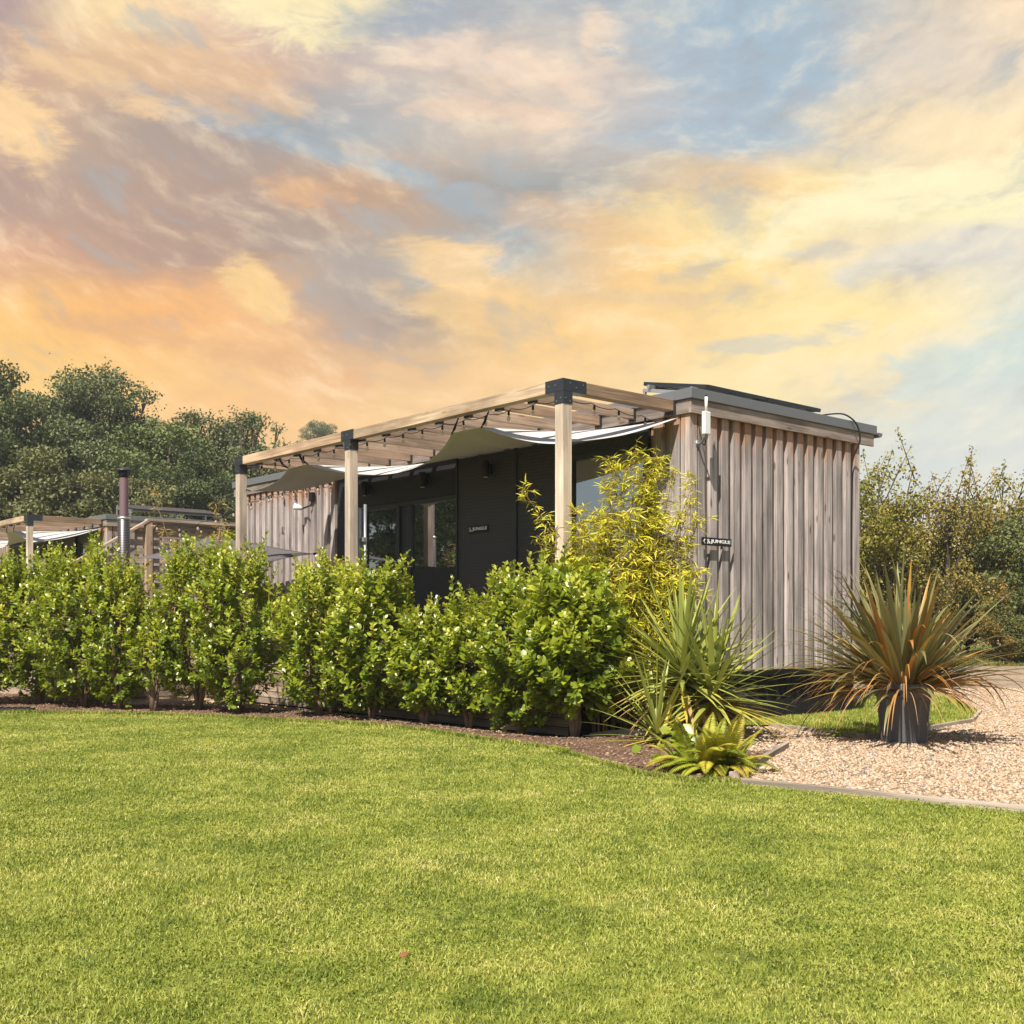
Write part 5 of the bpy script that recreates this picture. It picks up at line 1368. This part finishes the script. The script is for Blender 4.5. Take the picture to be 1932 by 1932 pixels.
    u3 = warp(u, sp.outputs[0], sq.outputs[0], .05, .06); v3 = warp(v, sp.outputs[1], sq.outputs[1], .03, .035)
    for b in ((420, 345, 470, 95, -12, (184, 160, 144), .6), (120, 400, 260, 60, -8, (188, 158, 140), .55), (430, 232, 140, 26, -16, (170, 184, 192), .6), (640, 285, 150, 24, -15, (168, 184, 194), .65), (860, 365, 150, 30, -22, (168, 186, 196), .65),
              (560, 10, 210, 75, -5, (255, 238, 188), .95), (25, 222, 95, 75, 0, (255, 216, 160), .9), (160, 140, 170, 34, -24, (242, 204, 158), .8), (330, 120, 220, 60, -22, (228, 190, 152), .7),
              (800, 40, 180, 40, 0, (166, 176, 186), .7), (930, 110, 210, 42, -6, (240, 216, 196), .8), (1135, 70, 75, 34, -48, (246, 222, 196), .85), (930, 205, 190, 24, -3, (236, 208, 184), .8), (1080, 150, 130, 22, -30, (240, 214, 192), .7),
              (1400, 110, 240, 110, 0, (168, 188, 203), .8), (1330, 260, 150, 45, 0, (172, 190, 202), .6), (1760, 120, 180, 80, -10, (230, 214, 194), .7), (1720, 240, 200, 50, -8, (252, 228, 184), .6),
              (580, 365, 85, 36, -10, (228, 182, 140), .8), (475, 565, 75, 48, -42, (254, 214, 148), .85), (560, 440, 200, 50, -20, (176, 158, 146), .55), (660, 540, 110, 90, -20, (184, 172, 162), .7), (850, 500, 110, 50, -20, (254, 214, 154), .8), (900, 590, 190, 40, -8, (252, 210, 146), .6),
              (1640, 385, 420, 62, 12, (255, 244, 200), .9), (1300, 420, 200, 50, 4, (255, 228, 164), .7), (1770, 480, 240, 38, 10, (222, 218, 206), .8), (1560, 470, 80, 26, 5, (196, 194, 190), .6), (1080, 420, 190, 34, -10, (222, 182, 142), .5),
              (1850, 690, 230, 80, 12, (208, 222, 216), .8), (1900, 780, 260, 70, 0, (222, 226, 216), .8), (1480, 640, 160, 20, 8, (206, 206, 196), .6), (1250, 560, 150, 22, -6, (226, 198, 158), .5), (300, 640, 260, 24, -14, (226, 176, 128), .5), (560, 690, 180, 24, -10, (236, 184, 132), .5)):
        blob(*b)
    th = q.math('MULTIPLY_ADD', u, .62, -.09); cth, sth = q.math('COSINE', th), q.math('SINE', th)
    rx_ = q.math('ADD', q.math('MULTIPLY', u, cth), q.math('MULTIPLY', v, sth)); ry_ = q.math('SUBTRACT', q.math('MULTIPLY', v, cth), q.math('MULTIPLY', u, sth))
    pc = q.new('ShaderNodeCombineXYZ'); q.put(pc.inputs[0], q.math('MULTIPLY_ADD', q.math('SUBTRACT', sp.outputs[0], .5), .10, rx_)); q.put(pc.inputs[1], q.math('MULTIPLY_ADD', q.math('SUBTRACT', sp.outputs[1], .5), .08, ry_))
    w1 = q.noise(q.mapping(pc.outputs[0], (8, 21, 1)), 1.0, 7, .58, .15); w2 = q.noise(q.mapping(pc.outputs[0], (24, 60, 1), (0, 0, 0), (4, 2, 0)), 1.0, 7, .6, .1); w3 = q.noise(q.mapping(pc.outputs[0], (60, 90, 1), (0, 0, 0), (1, 5, 0)), 1.0, 5, .6)
    wf = q.math('ADD', q.math('ADD', q.math('MULTIPLY', w1.outputs[0], .60), q.math('MULTIPLY', w2.outputs[0], .30)), q.math('MULTIPLY', w3.outputs[0], .10))
    dk = q.mix(.30, q.mix(1, c, (.80, .77, .78), 'MULTIPLY'), lin((186, 170, 160)))
    c = q.mix(q.math('MULTIPLY', q.rng(wf, .52, .32, 0, .70), q.rng(v, .10, .34, .25, 1)), c, dk)
    brt = q.mix(.45, q.mix(1, c, (1.24, 1.21, 1.15), 'MULTIPLY'), lin((255, 232, 196)))
    c = q.mix(q.math('MULTIPLY', q.rng(wf, .48, .68, 0, .9), q.rng(v, .05, .22, .5, 1)), c, brt)
    # streaky detail: gaps of blue-grey sky and brighter cloud rims
    f = q.math('ADD', q.math('MULTIPLY', n2.outputs[0], .6), q.math('MULTIPLY', n3.outputs[0], .4))
    hi = q.rng(v, .12, .40, .25, 1)
    blue = q.math('MULTIPLY', q.rng(w1.outputs[0], .46, .30, 0, .42), hi)
    c = q.mix(blue, c, lin((172, 188, 194)))
    bg2 = q.new('ShaderNodeBackground'); q.put(bg2.inputs[0], c); bg2.inputs[1].default_value = 1.045 / 2 ** EXPO
    # the sunset clouds fill the north-facing quarter of the sky
    wgt = q.math('MULTIPLY', q.rng(s.outputs[1], .35, .72), q.rng(s.outputs[2], .85, .60))
    mx = q.new('ShaderNodeMixShader'); q.put(mx.inputs[0], wgt)
    q.l.new(bg1.outputs[0], mx.inputs[1]); q.l.new(bg2.outputs[0], mx.inputs[2]); q.l.new(mx.outputs[0], out.inputs[0])
build_world()
sl = bpy.data.lights.new('sun', 'SUN'); sl.energy = 4.6; sl.angle = math.radians(.6); sl.color = (1.0, .92, .81)
so = bpy.data.objects.new('sun', sl); COL.objects.link(so); so.rotation_euler = SUN.to_track_quat('Z', 'Y').to_euler(); so.location = (-4, -10, 20)

cam = bpy.data.cameras.new('camera'); co = bpy.data.objects.new('camera', cam); COL.objects.link(co)
cam.sensor_width = 36; cam.sensor_fit = 'HORIZONTAL'; cam.lens = F / 1932 * 36; cam.shift_y = (HY - 966) / 1932
cam.clip_end = 3000; cam.clip_start = .05
co.location = (0, 0, CAMZ); co.rotation_euler = (PI / 2, 0, 0); sc.camera = co
sc.view_settings.view_transform = 'Standard'; sc.view_settings.look = 'None'; sc.view_settings.exposure = EXPO; sc.view_settings.gamma = 1
sc.cycles.max_bounces = 8; sc.cycles.transparent_max_bounces = 8
